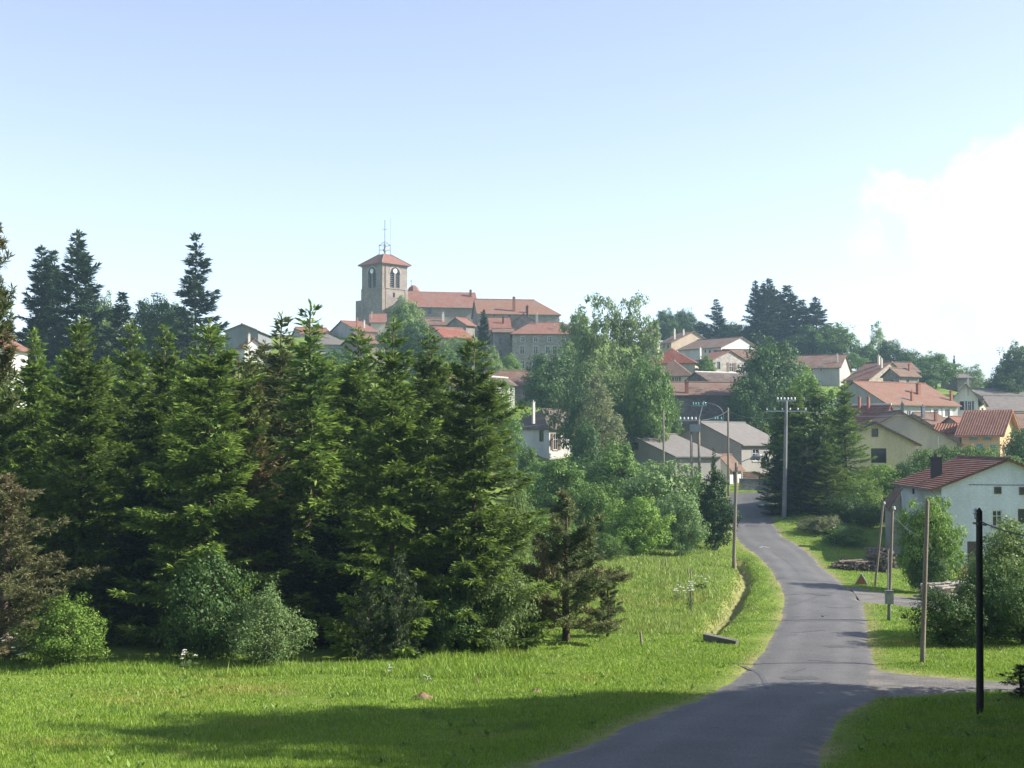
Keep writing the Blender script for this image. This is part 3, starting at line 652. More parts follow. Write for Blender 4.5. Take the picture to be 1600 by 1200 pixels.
house('gable_village_house', 'blue-grey gabled house with red roof below left of the church tower', 560, 286, 30, 517, 502, 545, xl=509, xr=590, gable='L', wall=W_GREY, roof=T_ROSE, ridge=M_BRICK, chims=[(569, 502, 512, 2.5, M_CREAM), (558, 498, 512, 2.2)])
house('low_red_house', 'low red roofed house at left end of the church hill', 470, 292, 20, 521, 512, 535, xl=456, xr=516, gable='L', wall=W_GREY, roof=T_ROSE, chims=[(503, 509, 518, 3), (478, 511, 518, 2)])
house('grey_roof_house', 'pale walled house with plain grey roof below the church', 492, 256, 14, 538, 522, 565, xl=470, xr=545, gable='L', hip=(2, 3), wall=plaster((.52, .52, .52)), roof=T_GREY)
house('brown_eave_house', 'brown roofed grey house below the church tower', 578, 246, 32, 536, 521, 568, xl=530, xr=604, gable='L', wall=W_STONE, roof=T_BROWN)
house('tower_foot_house', 'small red roofed house at the foot of the church tower', 579, 302, 6, 503, 491, 525, xr=602, ll=8, gable='L', wall=W_CREAM, roof=T_ROSE, chims=[(581, 489, 497, 2.4, M_CREAM)])
house('maroon_roof_house', 'maroon roofed house below the church nave with cream chimney', 664, 284, 12, 507, 498, 525, xr=696, ll=8, gable='L', wall=W_STONE_L, roof=T_BROWN, chims=[(699, 490, 502, 3.6, M_CREAM)])
house('grey_gable_cottage', 'dark grey gable with a strip of red roof below the nave', 728, 276, 50, 507, 497, 525, xl=698, xr=742, gable='L', wall=W_STONE, roof=T_ROSE)
house('bright_red_house', 'bright red roofed house with stone gable in front of the nave', 694, 262, 28, 526, 512, 555, xl=665, xr=736, gable='L', wall=W_STONE_L, roof=tile((.52, .17, .10), None, .15), ridge=tile((.6, .36, .28)), wins=[('L', 684, 541, 4, 6, 'w')])
# --- right of the big ash tree
house('tall_grey_house', 'tall narrow grey house with flat eaves beside the big ash tree', 1027, 265, 80, 517, 511, 565, xl=1003, lr=9, gable='L', hip=(3, 3), wall=stone((.38, .35, .31)), roof=T_BROWN, wins=[('L', 1013, 542, 6, 12, 'wf')])
house('brown_gable_house', 'grey gabled house with brown roof and arched end windows on the hilltop', 1049, 302, 32, 535, 518, 562, xl=1030, xr=1116, gable='R', wall=plaster((.50, .40, .30)), roof=T_OLD, wins=[('L', 1037, 541, 2.6, 6, 'k'), ('L', 1044, 541, 2.6, 6, 'k')], chims=[(1054, 515, 530, 2.5, M_CREAM), (1068, 516, 524, 2.5, M_CREAM)])
house('pale_gable_house', 'pale grey wide gabled house on the hilltop below the spruce clump', 1127, 281, 42, 542, 527, 572, xl=1060, xr=1188, gable='R', wall=plaster((.58, .58, .57)), roof=T_OLD, wins=[('L', x, 549, 2.6, 4.5, 'k') for x in (1094, 1102, 1109, 1117)])
house('red_hipped_house', 'bright red hipped roof behind the brown roofed white house', 1086, 254, 74, 566, 544, 590, xl=1008, lr=9, gable='L', hip=(3.5, 3.5), wall=W_CREAM, roof=tile((.50, .15, .09), None, .1), chims=[(1034, 541, 552, 3, M_CREAM)])
house('red_grey_gable_house', 'grey gabled house with red eaves left of the round maple', 1114, 240, 38, 561, 548, 592, xl=1092, xr=1166, gable='R', wall=stone((.40, .37, .34)), roof=T_ROSE, ridge=T_RED, wins=[('R', 1143, 574, 7, 14, 'sb'), ('R', 1123, 571, 5, 12, 'k')], chims=[(1091, 545, 562, 3, M_FRAME)])
house('brown_wing_house', 'brown roofed wing partly hidden by the round maple', 1142, 249, 8, 560, 547, 580, xr=1196, ll=9, gable='L', wall=W_STONE, roof=T_OLD)
house('white_wall_house', 'bluish white house with brown hipped roof beside the big ash tree', 1080, 226, 76, 585, 562, 610, xl=1020, lr=8, gable='L', hip=(2.8, 2.8), wall=W_WHITE, roof=T_OLD, wins=[('L', 1057, 595, 6, 11, 'sb'), ('L', 1041, 595, 6, 11, 'sb')])
house('white_ridge_barn', 'dark gabled barn with white ridge line in the middle of the village', 1111, 212, 28, 598, 582, 620, xl=1064, xr=1176, gable='L', wall=W_DARK, roof=T_DARK, ridge=M_FRAME, gover=.15, cat='barn')
house('broad_brown_roof_house', 'broad plain brown roof with brick chimney above the transformer', 1054, 200, 8, 616, 598, 640, xr=1168, ll=8, gable='L', wall=W_DARK, roof=tile((.33, .20, .15), (.28, .17, .13), .3), chims=[(1073, 597, 614, 5)])
# --- left skyline
house('olive_roof_house', 'grey house with dull olive roof on the left skyline', 403, 236, 89, 517, 507, 548, xl=352, lr=12, gable='L', wall=plaster((.22, .23, .24)), roof=tile((.20, .18, .13), None, .5), chims=[(366, 503, 511, 4, M_DARKWOOD)])
house('white_gable_cottage', 'white gabled cottage with red roof behind spruce tops at left', 382, 206, 35, 541, 530, 575, xl=372, xr=412, gable='R', wall=W_WHITE, roof=T_RED, chims=[(394, 523, 534, 3, M_CREAM)])
house('left_edge_house', 'red roofed white house glimpsed through pine boughs at left edge', 4, 150, 84, 541, 523, 605, xl=-60, lr=6, gable='L', wall=W_WHITE, roof=T_RED, over=.6)

# --- lean-to beside the white house
def lean_to():
    C = pt(1410, 886, 110); root = empty('lean_to_shed', C, 0, 'brown roofed lean-to against left side of the white house', 'shed')
    zt = ztop(762, 110) - C.z; ze = ztop(790, 110) - C.z; w = .95; dp = 1.6
    b = MB(); b.face((-w, 0, -1), (0, 0, -1), (0, 0, zt - .2), (-w, 0, ze - .15)); b.face((-w, dp, -1), (-w, 0, -1), (-w, 0, ze - .15), (-w, dp, ze - .15)); b.build('wall', W_BLOCK, root)
    r = MB(); slope_face(r, (-w - .3, -.4, ze - .25), (-w - .3, dp, ze - .25), (-.02, dp, zt), (-.02, -.4, zt), 'plain'); r.build('roof', tile((.25, .12, .09)), root)
    add_window(root, Matrix.Identity(4), -.85, -.1, -.1, 2.0, 'd')
    g = MB().tube([(-.1, -.15, zt), (-.1, -.15, 0)], .05, 6); g.build('downpipe', M_ZINC, root)
lean_to()
def house_trim():
    Lr, Ll, ze, zr = ROOT_INFO['white_house' + wh['label']]
    g = MB().tube([(-.85, -.3, ze - .33), (-.85, Ll + .2, ze - .33)], .075, 6); g.build('gutter', M_ZINC, wh)
    p = MB().tube([(-.85, -.1, ze - .35), (-.5, -.1, ze - .75), (.06, -.09, ze - 1.0), (.10, -.09, .2)], .055, 6); p.build('downpipe', M_ZINC, wh)
    c = MB().tube([(2.2, -.03, ze + .15), (6.2, -.03, ze + .12), (10.3, -.03, ze + .22)], .03, 5); c.build('cable', M_WIRE, wh)
house_trim()

# --- church
def church():
    d = 320; a = 45; s = 8.2; C = pt(597, 512, d); root = empty('church', C, R(a), 'stone church with square bell tower, red roofs and iron campanile on the hilltop', 'church')
    zt = ztop(411, d) - C.z; zc = ztop(448.5, d) - C.z; st = stone((.30, .262, .222), (.22, .19, .165))
    W2L = (Matrix.Translation(C) @ Matrix.Rotation(R(a), 4, 'Z')).inverted(); o = W2L @ Vector((0, 0, 0))
    def loc(f, x, y):
        dv = (W2L @ ray(x, y)) - o; k = -o.y / dv.y if f == 'R' else -o.x / dv.x; p = o + dv * k
        return (p.x if f == 'R' else s - p.y), p.z
    MR = Matrix.Identity(4); ML = Matrix(((0, 1, 0, 0), (-1, 0, 0, s), (0, 0, 1, 0), (0, 0, 0, 1)))
    MB3 = Matrix(((-1, 0, 0, s), (0, -1, 0, s), (0, 0, 1, 0), (0, 0, 0, 1))); MB4 = Matrix(((0, -1, 0, s), (1, 0, 0, 0), (0, 0, 1, 0), (0, 0, 0, 1)))
    w = MB(); ops = []
    zs0 = zc + .15; zs1 = zc + 4.0
    for M, f in ((MR, 'R'), (ML, 'L')):
        hs = [(s * .5 - 1.55, s * .5 - .22, zs0, zs1), (s * .5 + .22, s * .5 + 1.55, zs0, zs1)]
        if f == 'R': u, v = loc('R', 615.5, 461); hs.append((u - .3, u + .3, v - .6, v + .6))
        wall_grid(w, M, s, -8, zt, hs, .6); ops.append((M, hs))
    wall_grid(w, MB3, s, -8, zt, []); wall_grid(w, MB4, s, -8, zt, [])
    tw = w.build('tower_wall', st, root)
    # corner pilasters, string course, cornice
    p = MB()
    for x, y in ((-.12, -.12), (s - .75, -.12), (-.12, s - .75)): p.box(x, x + .9, y, y + .9, -8, zc)
    p.build('pilaster', st, root)
    for z, h, e in ((zc - .2, .28, .16), (zt - .3, .42, .24)):
        q = MB(); q.box(-e, s + e, -e, s + e, z, z + h); q.build('string_course' if z < zt - 1 else 'cornice', stone((.34, .29, .24)), root)
    dk = flat('louvre_shade', (.03, .032, .036), .8)
    for M, hs in ops:
        for k, (u0, u1, v0, v1) in enumerate(hs):
            b = MB(); b.face(*[M @ Vector(x) for x in ((u0, .5, v0), (u1, .5, v0), (u1, .5, v1), (u0, .5, v1))]); op = b.build('belfry_opening' if k < 2 else 'slit_window', dk, root)
            if k < 2:
                for j in range(7):
                    z = v0 + (v1 - v0) * (j + .5) / 7.5; MB().box(u0 + .02, u1 - .02, .2, .34, z, z + .07, M).build('louvre', M_ZINC, op)
        # arch head over the pair of lights
        ar = MB(); cx, r0, r1, zc0 = s / 2, 1.62, 2.0, zs1 - .25; n = 14
        for i in range(n):
            t0, t1 = math.pi * i / n, math.pi * (i + 1) / n
            P = [(cx + r * math.cos(t), y, zc0 + r * math.sin(t)) for r, t, y in ((r0, t0, -.1), (r1, t0, -.1), (r1, t1, -.1), (r0, t1, -.1))]
            ar.face(*[M @ Vector(x) for x in P]); ar.face(*[M @ Vector(x) for x in (P[1], (P[1][0], .02, P[1][2]), (P[2][0], .02, P[2][2]), P[2])]); ar.face(*[M @ Vector(x) for x in (P[0], P[3], (P[3][0], .02, P[3][2]), (P[0][0], .02, P[0][2]))])
        ar.build('arch', stone((.44, .38, .31)), root)
        tp = MB(); pts = [(cx + r0 * math.cos(math.pi * i / n), -.012, zc0 + .26 + (r0 - .25) * math.sin(math.pi * i / n)) for i in range(n + 1)]; tp.face(*[M @ Vector(x) for x in reversed(pts)]); tp.build('tympanum', dk, root)
        cl = MB(); n2 = 18; cz = zc0 + .65
        ring = [(cx + .62 * math.cos(2 * math.pi * i / n2), cz + .62 * math.sin(2 * math.pi * i / n2)) for i in range(n2)]
        cl.face(*[M @ Vector((x, -.16, z)) for x, z in ring])
        for i in range(n2):
            (x0, z0), (x1, z1) = ring[i], ring[(i + 1) % n2]; cl.face(M @ Vector((x0, -.16, z0)), M @ Vector((x0, 0, z0)), M @ Vector((x1, 0, z1)), M @ Vector((x1, -.16, z1)))
        co = cl.build('clock_face', M_WHITE, root)
        hb = MB(); hb.box(cx - .03, cx + .03, -.19, -.17, cz, cz + .45, M); hb.box(cx, cx + .3, -.19, -.17, cz - .03, cz + .03, M); hb.build('clock_hands', M_IRON, co)
    # lower, broader west block
    bl = MB(); zb2 = ztop(469, d + 6) - C.z; bl.box(.3, s * .55, s - .05, s + 2.9, -8, zb2); bl.build('stair_block', st, root)
    # pyramid roof with a small flat top
    r = MB(); e = .75; z0, z1 = zt + .1, ztop(398, d + 6) - C.z; h = s / 2; k = 1.0
    base = [(-e, -e), (s + e, -e), (s + e, s + e), (-e, s + e)]; top = [(h - k, h - k), (h + k, h - k), (h + k, h + k), (h - k, h + k)]
    for i in range(4):
        j = (i + 1) % 4; r.face((*base[i], z0), (*base[j], z0), (*top[j], z1), (*top[i], z1)); r.face((*base[i], z0 - .14), (*base[j], z0 - .14), (*base[j], z0), (*base[i], z0))
    r.face(*[(*t, z1) for t in top]); r.face(*[(*t, z0 - .14) for t in reversed(base)]); ro = r.build('tower_roof', T_ROSE, root)
    for i in range(4): MB().tube([(*base[i], z0 + .05), (*top[i], z1 + .05)], .14, 5).build('hip_cap', tile((.6, .36, .28)), ro)
    # open iron campanile, weathercock mast, cross and lightning rod
    c = MB(); hgt = 2.3
    for x, y in top: c.tube([(x, y, z1 - .1), (x, y, z1 + hgt), (h + (x - h) * .1, h + (y - h) * .1, z1 + hgt + 1.0)], .07, 5)
    for z in (z1 + hgt * .5, z1 + hgt):
        for i in range(4): c.tube([(*top[i], z), (*top[(i + 1) % 4], z)], .05, 4)
    for x, y in top: c.lathe([(.02, 0), (.14, .15), (.02, .3)], (x, y, z1 + hgt + .02), 6)
    c.build('campanile', M_IRON, root)
    bell = MB().lathe([(.5, 0), (.42, .15), (.3, .5), (.24, .75), (.05, .85)], (h, h, z1 + .9), 12); bell.build('bell', flat('bronze', (.17, .14, .08), .4, .5, .6), root, True)
    zm = ztop(346, d + 6) - C.z; zx = ztop(358.5, d + 6) - C.z
    q = MB().tube([(h, h, z1), (h, h, zm)], .075, 6); q.tube([(h - .45, h + .45, zx), (h + .45, h - .45, zx)], .05, 5); q.lathe([(.02, 0), (.16, .16), (.02, .32)], (h, h, zm), 8); q.build('cross', M_IRON, root)
    MB().tube([(h + 1.0, h - 1.0, z1), (h + 1.0, h - 1.0, ztop(340, d + 6) - C.z)], .03, 4).build('lightning_rod', M_IRON, root)
    # drainpipe on the near corner
    MB().tube([(.95, -.16, zt), (.95, -.16, 0)], .09, 6).build('downpipe', flat('rusty_pipe', (.28, .13, .08), .7), root)
    # nave, aisle gable and small turret: built in world axes, hung under the church
    inv = root.matrix_basis.inverted()
    def wpart(mb, name, mat, par=None):
        mb.v = [tuple(inv @ Vector(p)) for p in mb.v]; return mb.build(name, mat, par or root)
    dn = 326; an = R(10); N0 = pt(640, 506, dn); er = Vector((math.cos(an), math.sin(an), 0)); el = Vector((-math.sin(an), math.cos(an), 0)); ww = (746 - 800) / F
    Ln = (ww * (N0.y * cP + N0.z * sP) - N0.x) / (er.x - ww * er.y * cP); Wn = 11.5; z0 = ztop(477, dn); z1 = ztop(455.5, dn + Wn / 2)
    T = Matrix.Translation((N0.x, N0.y, 0)) @ Matrix.Rotation(an, 4, 'Z'); zb = N0.z - 6
    P = lambda x, y, z: T @ Vector((x, y, z))
    nw = MB(); uw = .29 * Ln
    wall_grid(nw, T, Ln, zb, z0, [(uw - .45, uw + .45, z0 - 2.0, z0 - .55)], .5)
    nw.face(P(Ln, 0, zb), P(Ln, Wn, zb), P(Ln, Wn, z0), P(Ln, 0, z0)); nw.face(P(Ln, 0, z0), P(Ln, Wn, z0), P(Ln, Wn / 2, z1)); nw.face(P(0, Wn, zb), P(0, 0, zb), P(0, 0, z0), P(0, Wn, z0)); nw.face(P(0, Wn, z0), P(0, 0, z0), P(0, Wn / 2, z1)); nw.face(P(Ln, Wn, zb), P(0, Wn, zb), P(0, Wn, z0), P(Ln, Wn, z0))
    wpart(nw, 'nave_wall', st)
    gl = MB(); gl.face(P(uw - .45, .3, z0 - 2), P(uw + .45, .3, z0 - 2), P(uw + .45, .3, z0 - .55), P(uw - .45, .3, z0 - .55)); wpart(gl, 'nave_window', M_GLASS)
    nr = MB(); sl = (z1 - z0) / (Wn / 2); ov = .6
    slope_face(nr, P(-.3, -ov, z0 - ov * sl + .1), P(Ln + .3, -ov, z0 - ov * sl + .1), P(Ln + .3, Wn / 2, z1 + .1), P(-.3, Wn / 2, z1 + .1), 'plain')
    slope_face(nr, P(Ln + .3, Wn + ov, z0 - ov * sl + .1), P(-.3, Wn + ov, z0 - ov * sl + .1), P(-.3, Wn / 2, z1 + .1), P(Ln + .3, Wn / 2, z1 + .1), 'plain')
    nro = wpart(nr, 'nave_roof', T_ROSE)
    ed = MB().tube([P(-.3, -ov, z0 - ov * sl), P(Ln + .3, -ov, z0 - ov * sl)], .1, 5); wpart(ed, 'eave_course', tile((.6, .42, .34)), nro)
    ch = MB(); pc = P(Ln * .93, Wn * .35, 0); ch.box(pc.x - .3, pc.x + .3, pc.y - .3, pc.y + .3, z1 - 2, z1 + .6); wpart(ch, 'chimney', M_BRICK, nro)
    ga = MB(); g0 = pt(612, 500, 318); g1 = pt(642, 500, 318); zg = ztop(481, 318); za = ztop(464, 318); gm = (g0 + g1) / 2
    ga.face((g0.x, 318, g0.z - 5), (g1.x, 318, g0.z - 5), (g1.x, 318, zg), (gm.x, 318, za), (g0.x, 318, zg)); wpart(ga, 'aisle_gable', stone((.34, .33, .30)))
    gr = MB(); slope_face(gr, (g0.x - .3, 317.7, zg - .1), (g0.x - .3, 325, zg - .1), (gm.x, 325, za + .2), (gm.x, 317.7, za + .2), 'plain'); slope_face(gr, (g1.x + .4, 317.7, zg - .2), (g1.x + .4, 325, zg - .2), (gm.x, 325, za + .2), (gm.x, 317.7, za + .2), 'plain'); wpart(gr, 'aisle_roof', T_ROSE)
    tu = pt(646, 455, 334); tt = ztop(446, 334); m = MB().lathe([(1.7, tu.z - 2), (1.75, tu.z), (1.2, tu.z + .9), (.5, tt)], (tu.x, tu.y, 0), 8); wpart(m, 'turret_roof', T_ROSE)
    x = MB().tube([(tu.x - .6, tu.y, tt - .3), (tu.x - .6, tu.y, ztop(437, 334))], .07, 5); x.tube([(tu.x - 1.0, tu.y, ztop(439.5, 334)), (tu.x - .2, tu.y, ztop(439.5, 334))], .05, 4); wpart(x, 'turret_cross', M_IRON)
church()
# ------------------------------------------------------------------ foliage
def unit(v): return v / (np.linalg.norm(v, axis=-1, keepdims=True) + 1e-9)
def leaf_mesh(name, pos, dr, nr, ln, wd, rnd, tip, mat, fold=0.0):
    """one pointed leaf or sprig (a quad) per row"""
    dr = unit(dr); sd_ = unit(np.cross(dr, nr)); up = np.cross(sd_, dr)
    ln = ln[:, None]; wd = wd[:, None]
    a = pos; c = pos + dr * ln; m = pos + dr * ln * .48 + up * (ln * fold)
    V = np.stack([a, m + sd_ * wd * .5, c, m - sd_ * wd * .5], 1).reshape(-1, 3)
    Q = np.arange(len(V)).reshape(-1, 4); me = bpy.data.meshes.new(name); set_mesh(me, V, Q)
    for k, v in (('rnd', rnd), ('tip', tip)):
        at = me.attributes.new(k, 'FLOAT', 'FACE'); at.data.foreach_set('value', np.asarray(v, np.float32))
    me.materials.append(mat); return me
def gen_spruce(seed, H=13.0, Rr=2.4, whorl=.34, dens=2.0, sprig=.2, base=.2, sparse=1.0, power=.85):
    rs = np.random.RandomState(seed); P, D, Nn, Ls, Wd, Rn, Tp = [], [], [], [], [], [], []
    wood = MB(); tr = [(.02 * math.sin(z * 1.1 + seed), .02 * math.cos(z * .9 + seed), z) for z in np.linspace(-.6, H, 9)]
    wood.tube(tr, [max(.015, .10 * H / 13 * (1 - z[2] / H) ** .9 + .01) for z in tr], 7)
    z = base
    while z < H - .1:
        t = z / H; Lb = Rr * (1 - t) ** power * (1.0 + .12 * math.sin(z * 2.3 + seed)) + .10
        if z < 1.2: Lb *= .72 + .23 * z
        nb = int(rs.randint(5, 8) * sparse) if t < .85 else 4
        for b in range(max(3, nb)):
            az = rs.rand() * 6.283; L = Lb * rs.uniform(.55, 1.15) * (1.3 if rs.rand() < .08 else 1); zz = z + rs.uniform(-.4, .4) * whorl
            el = R(-14 + 62 * t ** 1.4 + rs.uniform(-9, 9)); sag = .34 * (1 - t) * L * rs.uniform(.6, 1.3)
            h = np.array([math.cos(az), math.sin(az), 0]); side = np.array([-h[1], h[0], 0])
            cur = lambda s: h * (L * s * math.cos(el))[:, None] + np.array([0, 0, 1.]) * (zz + L * s * math.sin(el) - sag * s * (1 - s) * 1.6 + .07 * L * s ** 3)[:, None]
            k = max(3, int(L / .11 * dens * (.5 if t > .88 else 1))); s = np.sort(.04 + .96 * rs.rand(k) ** .75); B = cur(s); T_ = unit(cur(np.minimum(s + .03, 1.03)) - cur(s - .03))
            sg = np.where(np.arange(k) % 2 == 0, 1, -1)[:, None]
            lt = np.minimum(.62, (.10 + .34 * L * (1 - s) ** .7)) * rs.uniform(.6, 1.15, k)
            tw = unit(T_ * rs.uniform(.55, .95, (k, 1)) + sg * side * rs.uniform(.5, .95, (k, 1)) + np.array([0, 0, -1.]) * rs.uniform(.1, .95, (k, 1)) * (1 - .75 * t))
            for fr in (.15, .5, .85):
                pos = B + tw * (lt * fr)[:, None]; dr = unit(tw + rs.randn(k, 3) * .32); ln = sprig * rs.uniform(.75, 1.35, k)
                P.append(pos); D.append(dr); Nn.append(np.array([0, 0, .8]) + h * .5 + rs.randn(k, 3) * .45); Ls.append(ln); Wd.append(ln * rs.uniform(.18, .28, k)); Rn.append(np.clip(rs.rand(k) * .7 + .3 * rs.rand(), 0, 1))
                tp = np.clip((s - .62) * 1.9, 0, 1) * (fr > .4) * rs.rand(k) + (fr > .8) * .30 * rs.rand(k); Tp.append(np.clip(tp, 0, 1))
            # shoots along the branch itself
            k2 = max(3, int(L / .16 * dens * .6)); s2 = rs.uniform(.3, 1.0, k2); B2 = cur(s2); T2 = unit(cur(np.minimum(s2 + .03, 1.03)) - cur(s2 - .03))
            P.append(B2); D.append(unit(T2 + rs.randn(k2, 3) * .35 + np.array([0, 0, .15]))); Nn.append(rs.randn(k2, 3)); ln = sprig * rs.uniform(.8, 1.4, k2); Ls.append(ln); Wd.append(ln * .32); Rn.append(rs.rand(k2)); Tp.append(np.clip((s2 - .5) * 1.6, 0, 1) * rs.rand(k2))
            if L > .5:
                q = cur(np.array([0, .35, .7, 1.0])); wood.tube([tuple(x) for x in q], [.022 * L / 2 + .008, .016 * L / 2 + .006, .008, .004], 3, False)
        k3 = int(16 * dens / 2) if t < .9 else 5; aa = rs.rand(k3) * 6.283; r3 = Lb * (.04 + .30 * rs.rand(k3)); hh = np.c_[np.cos(aa), np.sin(aa), np.zeros(k3)]
        P.append(hh * r3[:, None] + np.c_[np.zeros(k3), np.zeros(k3), z + whorl * rs.uniform(-.5, .5, k3)]); D.append(unit(hh * .6 + rs.randn(k3, 3) * .6)); Nn.append(hh + rs.randn(k3, 3) * .3); ln = sprig * rs.uniform(1.0, 1.6, k3); Ls.append(ln); Wd.append(ln * .5); Rn.append(rs.rand(k3)); Tp.append(np.zeros(k3))
        z += whorl * rs.uniform(.75, 1.25) * (1 - .2 * t if t < .85 else .95)
    k = 10; P.append(np.c_[np.zeros(k), np.zeros(k), H - .5 + .55 * rs.rand(k)]); D.append(np.c_[rs.randn(k) * .4, rs.randn(k) * .4, np.ones(k)]); Nn.append(rs.randn(k, 3)); Ls.append(np.full(k, sprig * 1.2)); Wd.append(np.full(k, sprig * .3)); Rn.append(rs.rand(k)); Tp.append(rs.rand(k))
    cat = np.concatenate
    return leaf_mesh('spruce_crown', cat(P), cat(D), cat(Nn), cat(Ls), cat(Wd), cat(Rn), cat(Tp), M_SPRUCE), wood.mesh('spruce_trunk', BARK, True), H, Rr
def gen_pine(seed, H=4.0, Rr=1.6, whorl=.42, blade=.16, nb=6, base=.35, tufts=15, needles=12):
    rs = np.random.RandomState(seed); P, D, Ls, Wd, Rn, Tp = [], [], [], [], [], []
    wood = MB(); wood.tube([(.03 * math.sin(z + seed), .03 * math.cos(z * 1.3), z) for z in np.linspace(-.5, H, 8)], [max(.02, .035 * H * (1 - k / 8.) ** .8 * .6) for k in range(8)], 7)
    z = base
    while z < H - .05:
        t = z / H; Lb = Rr * min(1.0, 1.25 * (1 - t) ** .75) * (.75 + .25 * math.sin(z * 3.1 + seed)) + .12
        for b in range(nb):
            az = rs.rand() * 6.283; L = Lb * rs.uniform(.55, 1.15); el = R(4 + 48 * t + rs.uniform(-12, 14)); h = np.array([math.cos(az) * math.cos(el), math.sin(az) * math.cos(el), math.sin(el)])
            wood.tube([(0, 0, z), tuple(np.array([0, 0, z]) + h * L * .5), tuple(np.array([0, 0, z + .10 * L]) + h * L)], [.012 + .01 * L, .010, .005], 3, False)
            nt = max(3, int(tufts * L / Rr * 1.6)); s = .25 + .75 * rs.rand(nt) ** .8
            c = np.array([0, 0, z]) + h * (L * s)[:, None] + np.array([0, 0, 1]) * (.10 * L * s ** 2)[:, None] + rs.randn(nt, 3) * (.13 * L * (1.1 - s))[:, None]
            ax = unit(h * .6 + np.array([0, 0, .8]) + rs.randn(nt, 3) * .3)
            for _ in range(needles):
                P.append(c + ax * rs.uniform(-.05, .10, (nt, 1))); D.append(unit(ax * .55 + rs.randn(nt, 3) * .6)); ln = blade * rs.uniform(.7, 1.25, nt); Ls.append(ln); Wd.append(ln * .2); Rn.append(rs.rand(nt)); Tp.append((rs.rand(nt) < .12) * .9 * (s > .7))
        z += whorl * rs.uniform(.7, 1.2)
    # candles: upright new shoots
    cat = np.concatenate; P, D, Ls, Wd, Rn, Tp = map(cat, (P, D, Ls, Wd, Rn, Tp))
    return leaf_mesh('pine_crown', P, D, rs.randn(len(P), 3), Ls, Wd, Rn, Tp, M_PINE), wood.mesh('pine_trunk', BARK, True), H, Rr
def gen_broad(seed, H=4.0, Rr=1.8, ncl=260, nl=34, leaf=.10, base=.05, shape='egg', gap=0.0, upright=0.0, trunk=.05, cr=.19):
    rs = np.random.RandomState(seed); u = unit(rs.randn(ncl, 3)); rad = .30 + .70 * rs.rand(ncl) ** .42
    ph = rs.rand(6) * 6.283; az = np.arctan2(u[:, 1], u[:, 0]); lob = 1 + .16 * np.sin(3 * az + ph[0] + 3 * u[:, 2]) + .13 * np.sin(5 * az + ph[1] - 4 * u[:, 2]) + .10 * np.sin(7 * u[:, 2] + ph[2] + 2 * az)
    lob *= 1 + gap * np.sign(np.sin(2 * az + ph[3] + 5 * u[:, 2]))
    hz = H * (1 - base) / 2; zc = H * base + hz; c = u * (rad * lob)[:, None]
    w = np.ones(ncl)
    if shape == 'egg': w = np.where(c[:, 2] > 0, 1 - .45 * np.clip(c[:, 2], 0, 1) ** 1.2, 1 + .05 * c[:, 2])
    if shape == 'column': w = np.where(c[:, 2] > 0, 1 - .55 * np.clip(c[:, 2], 0, 1), 1.0)
    if shape == 'vase': w = .60 + .40 * np.clip((c[:, 2] + 1) / 1.5, 0, 1)
    C = np.c_[c[:, 0] * Rr * w, c[:, 1] * Rr * w, zc + c[:, 2] * hz]; C[:, 2] = np.maximum(C[:, 2], H * .02)
    clr = cr * Rr * rs.uniform(.6, 1.4, ncl); crn = rs.rand(ncl)
    k = np.repeat(np.arange(ncl), nl); n = len(k); off = unit(rs.randn(n, 3)) * (.35 + .65 * rs.rand(n, 1) ** .5); pos = C[k] + off * clr[k][:, None] * np.array([1, 1, .8])
    out = unit(pos - np.array([0, 0, zc])); nr = unit(off * 1.0 + out * .35 + np.array([0, 0, .25]) + rs.randn(n, 3) * .38); dr = unit(np.cross(nr, rs.randn(n, 3)) + np.array([0, 0, upright - .15]))
    ln = leaf * rs.uniform(.65, 1.35, n); rn = np.clip(.55 * crn[k] + .45 * rs.rand(n), 0, 1)
    me = leaf_mesh('leaf_crown', pos, dr, nr, ln, ln * .62, rn, np.zeros(n), M_LEAF, .06)
    wood = MB(); tr = trunk * Rr; fork = Vector((0, 0, H * max(base, .12) * .9)); wood.tube([(0, 0, -.5), (.02 * H, 0, fork.z * .5), tuple(fork)], [tr * 1.25, tr, tr * .85], 7)
    for i in rs.choice(ncl, min(26, ncl), False):
        e = Vector(C[i]); m = fork.lerp(e, .5) + Vector(rs.randn(3) * .05 * Rr) + Vector((0, 0, .06 * H)); wood.tube([tuple(fork - Vector((0, 0, .1))), tuple(m), tuple(e)], [tr * .5, tr * .28, tr * .08], 4, False)
    return me, wood.mesh('limbs', BARK, True), H, Rr
LIB = {}
def lib(key, fn, *a, **k): LIB[key] = fn(*a, **k)
for i in range(6): lib('spruce%d' % i, gen_spruce, 11 + i, 13.0, 2.3 + .12 * (i % 3), (.40, .36, .44, .38, .42, .35)[i], 5.6, .185, .12, (1, 1.1, .95, 1.05, 1, 1.1)[i], (.85, .72, .95, .8, .68, .9)[i])
lib('sparse_spruce', gen_spruce, 31, 12.0, 1.9, .44, 2.8, .22, .3, .9, .95)
for i in range(3): lib('far_spruce%d' % i, gen_spruce, 51 + i, 18.0, 3.3, .72, 1.5, .55, .6, 1.1, .85)
lib('ragged_spruce', gen_spruce, 61, 19.0, 3.4, 1.05, 2.0, .55, .8, .9, .85)
lib('pine0', gen_pine, 71, 5.6, 1.9, .36, .17, 7, .55, 22, 12); lib('pine3', gen_pine, 74, 14.0, 2.8, .55, .22, 7, 8.2, 22, 12); lib('pine1', gen_pine, 72, 3.4, 1.0, .34, .15, 7, .1, 8); lib('pine2', gen_pine, 73, 9.0, 2.8, .5, .2, 7, 1.0, 26, 12)
for i in range(3): lib('bush%d' % i, gen_broad, 81 + i, 3.2, 1.7, 300, 46, .105, .0, 'egg' if i else 'round')
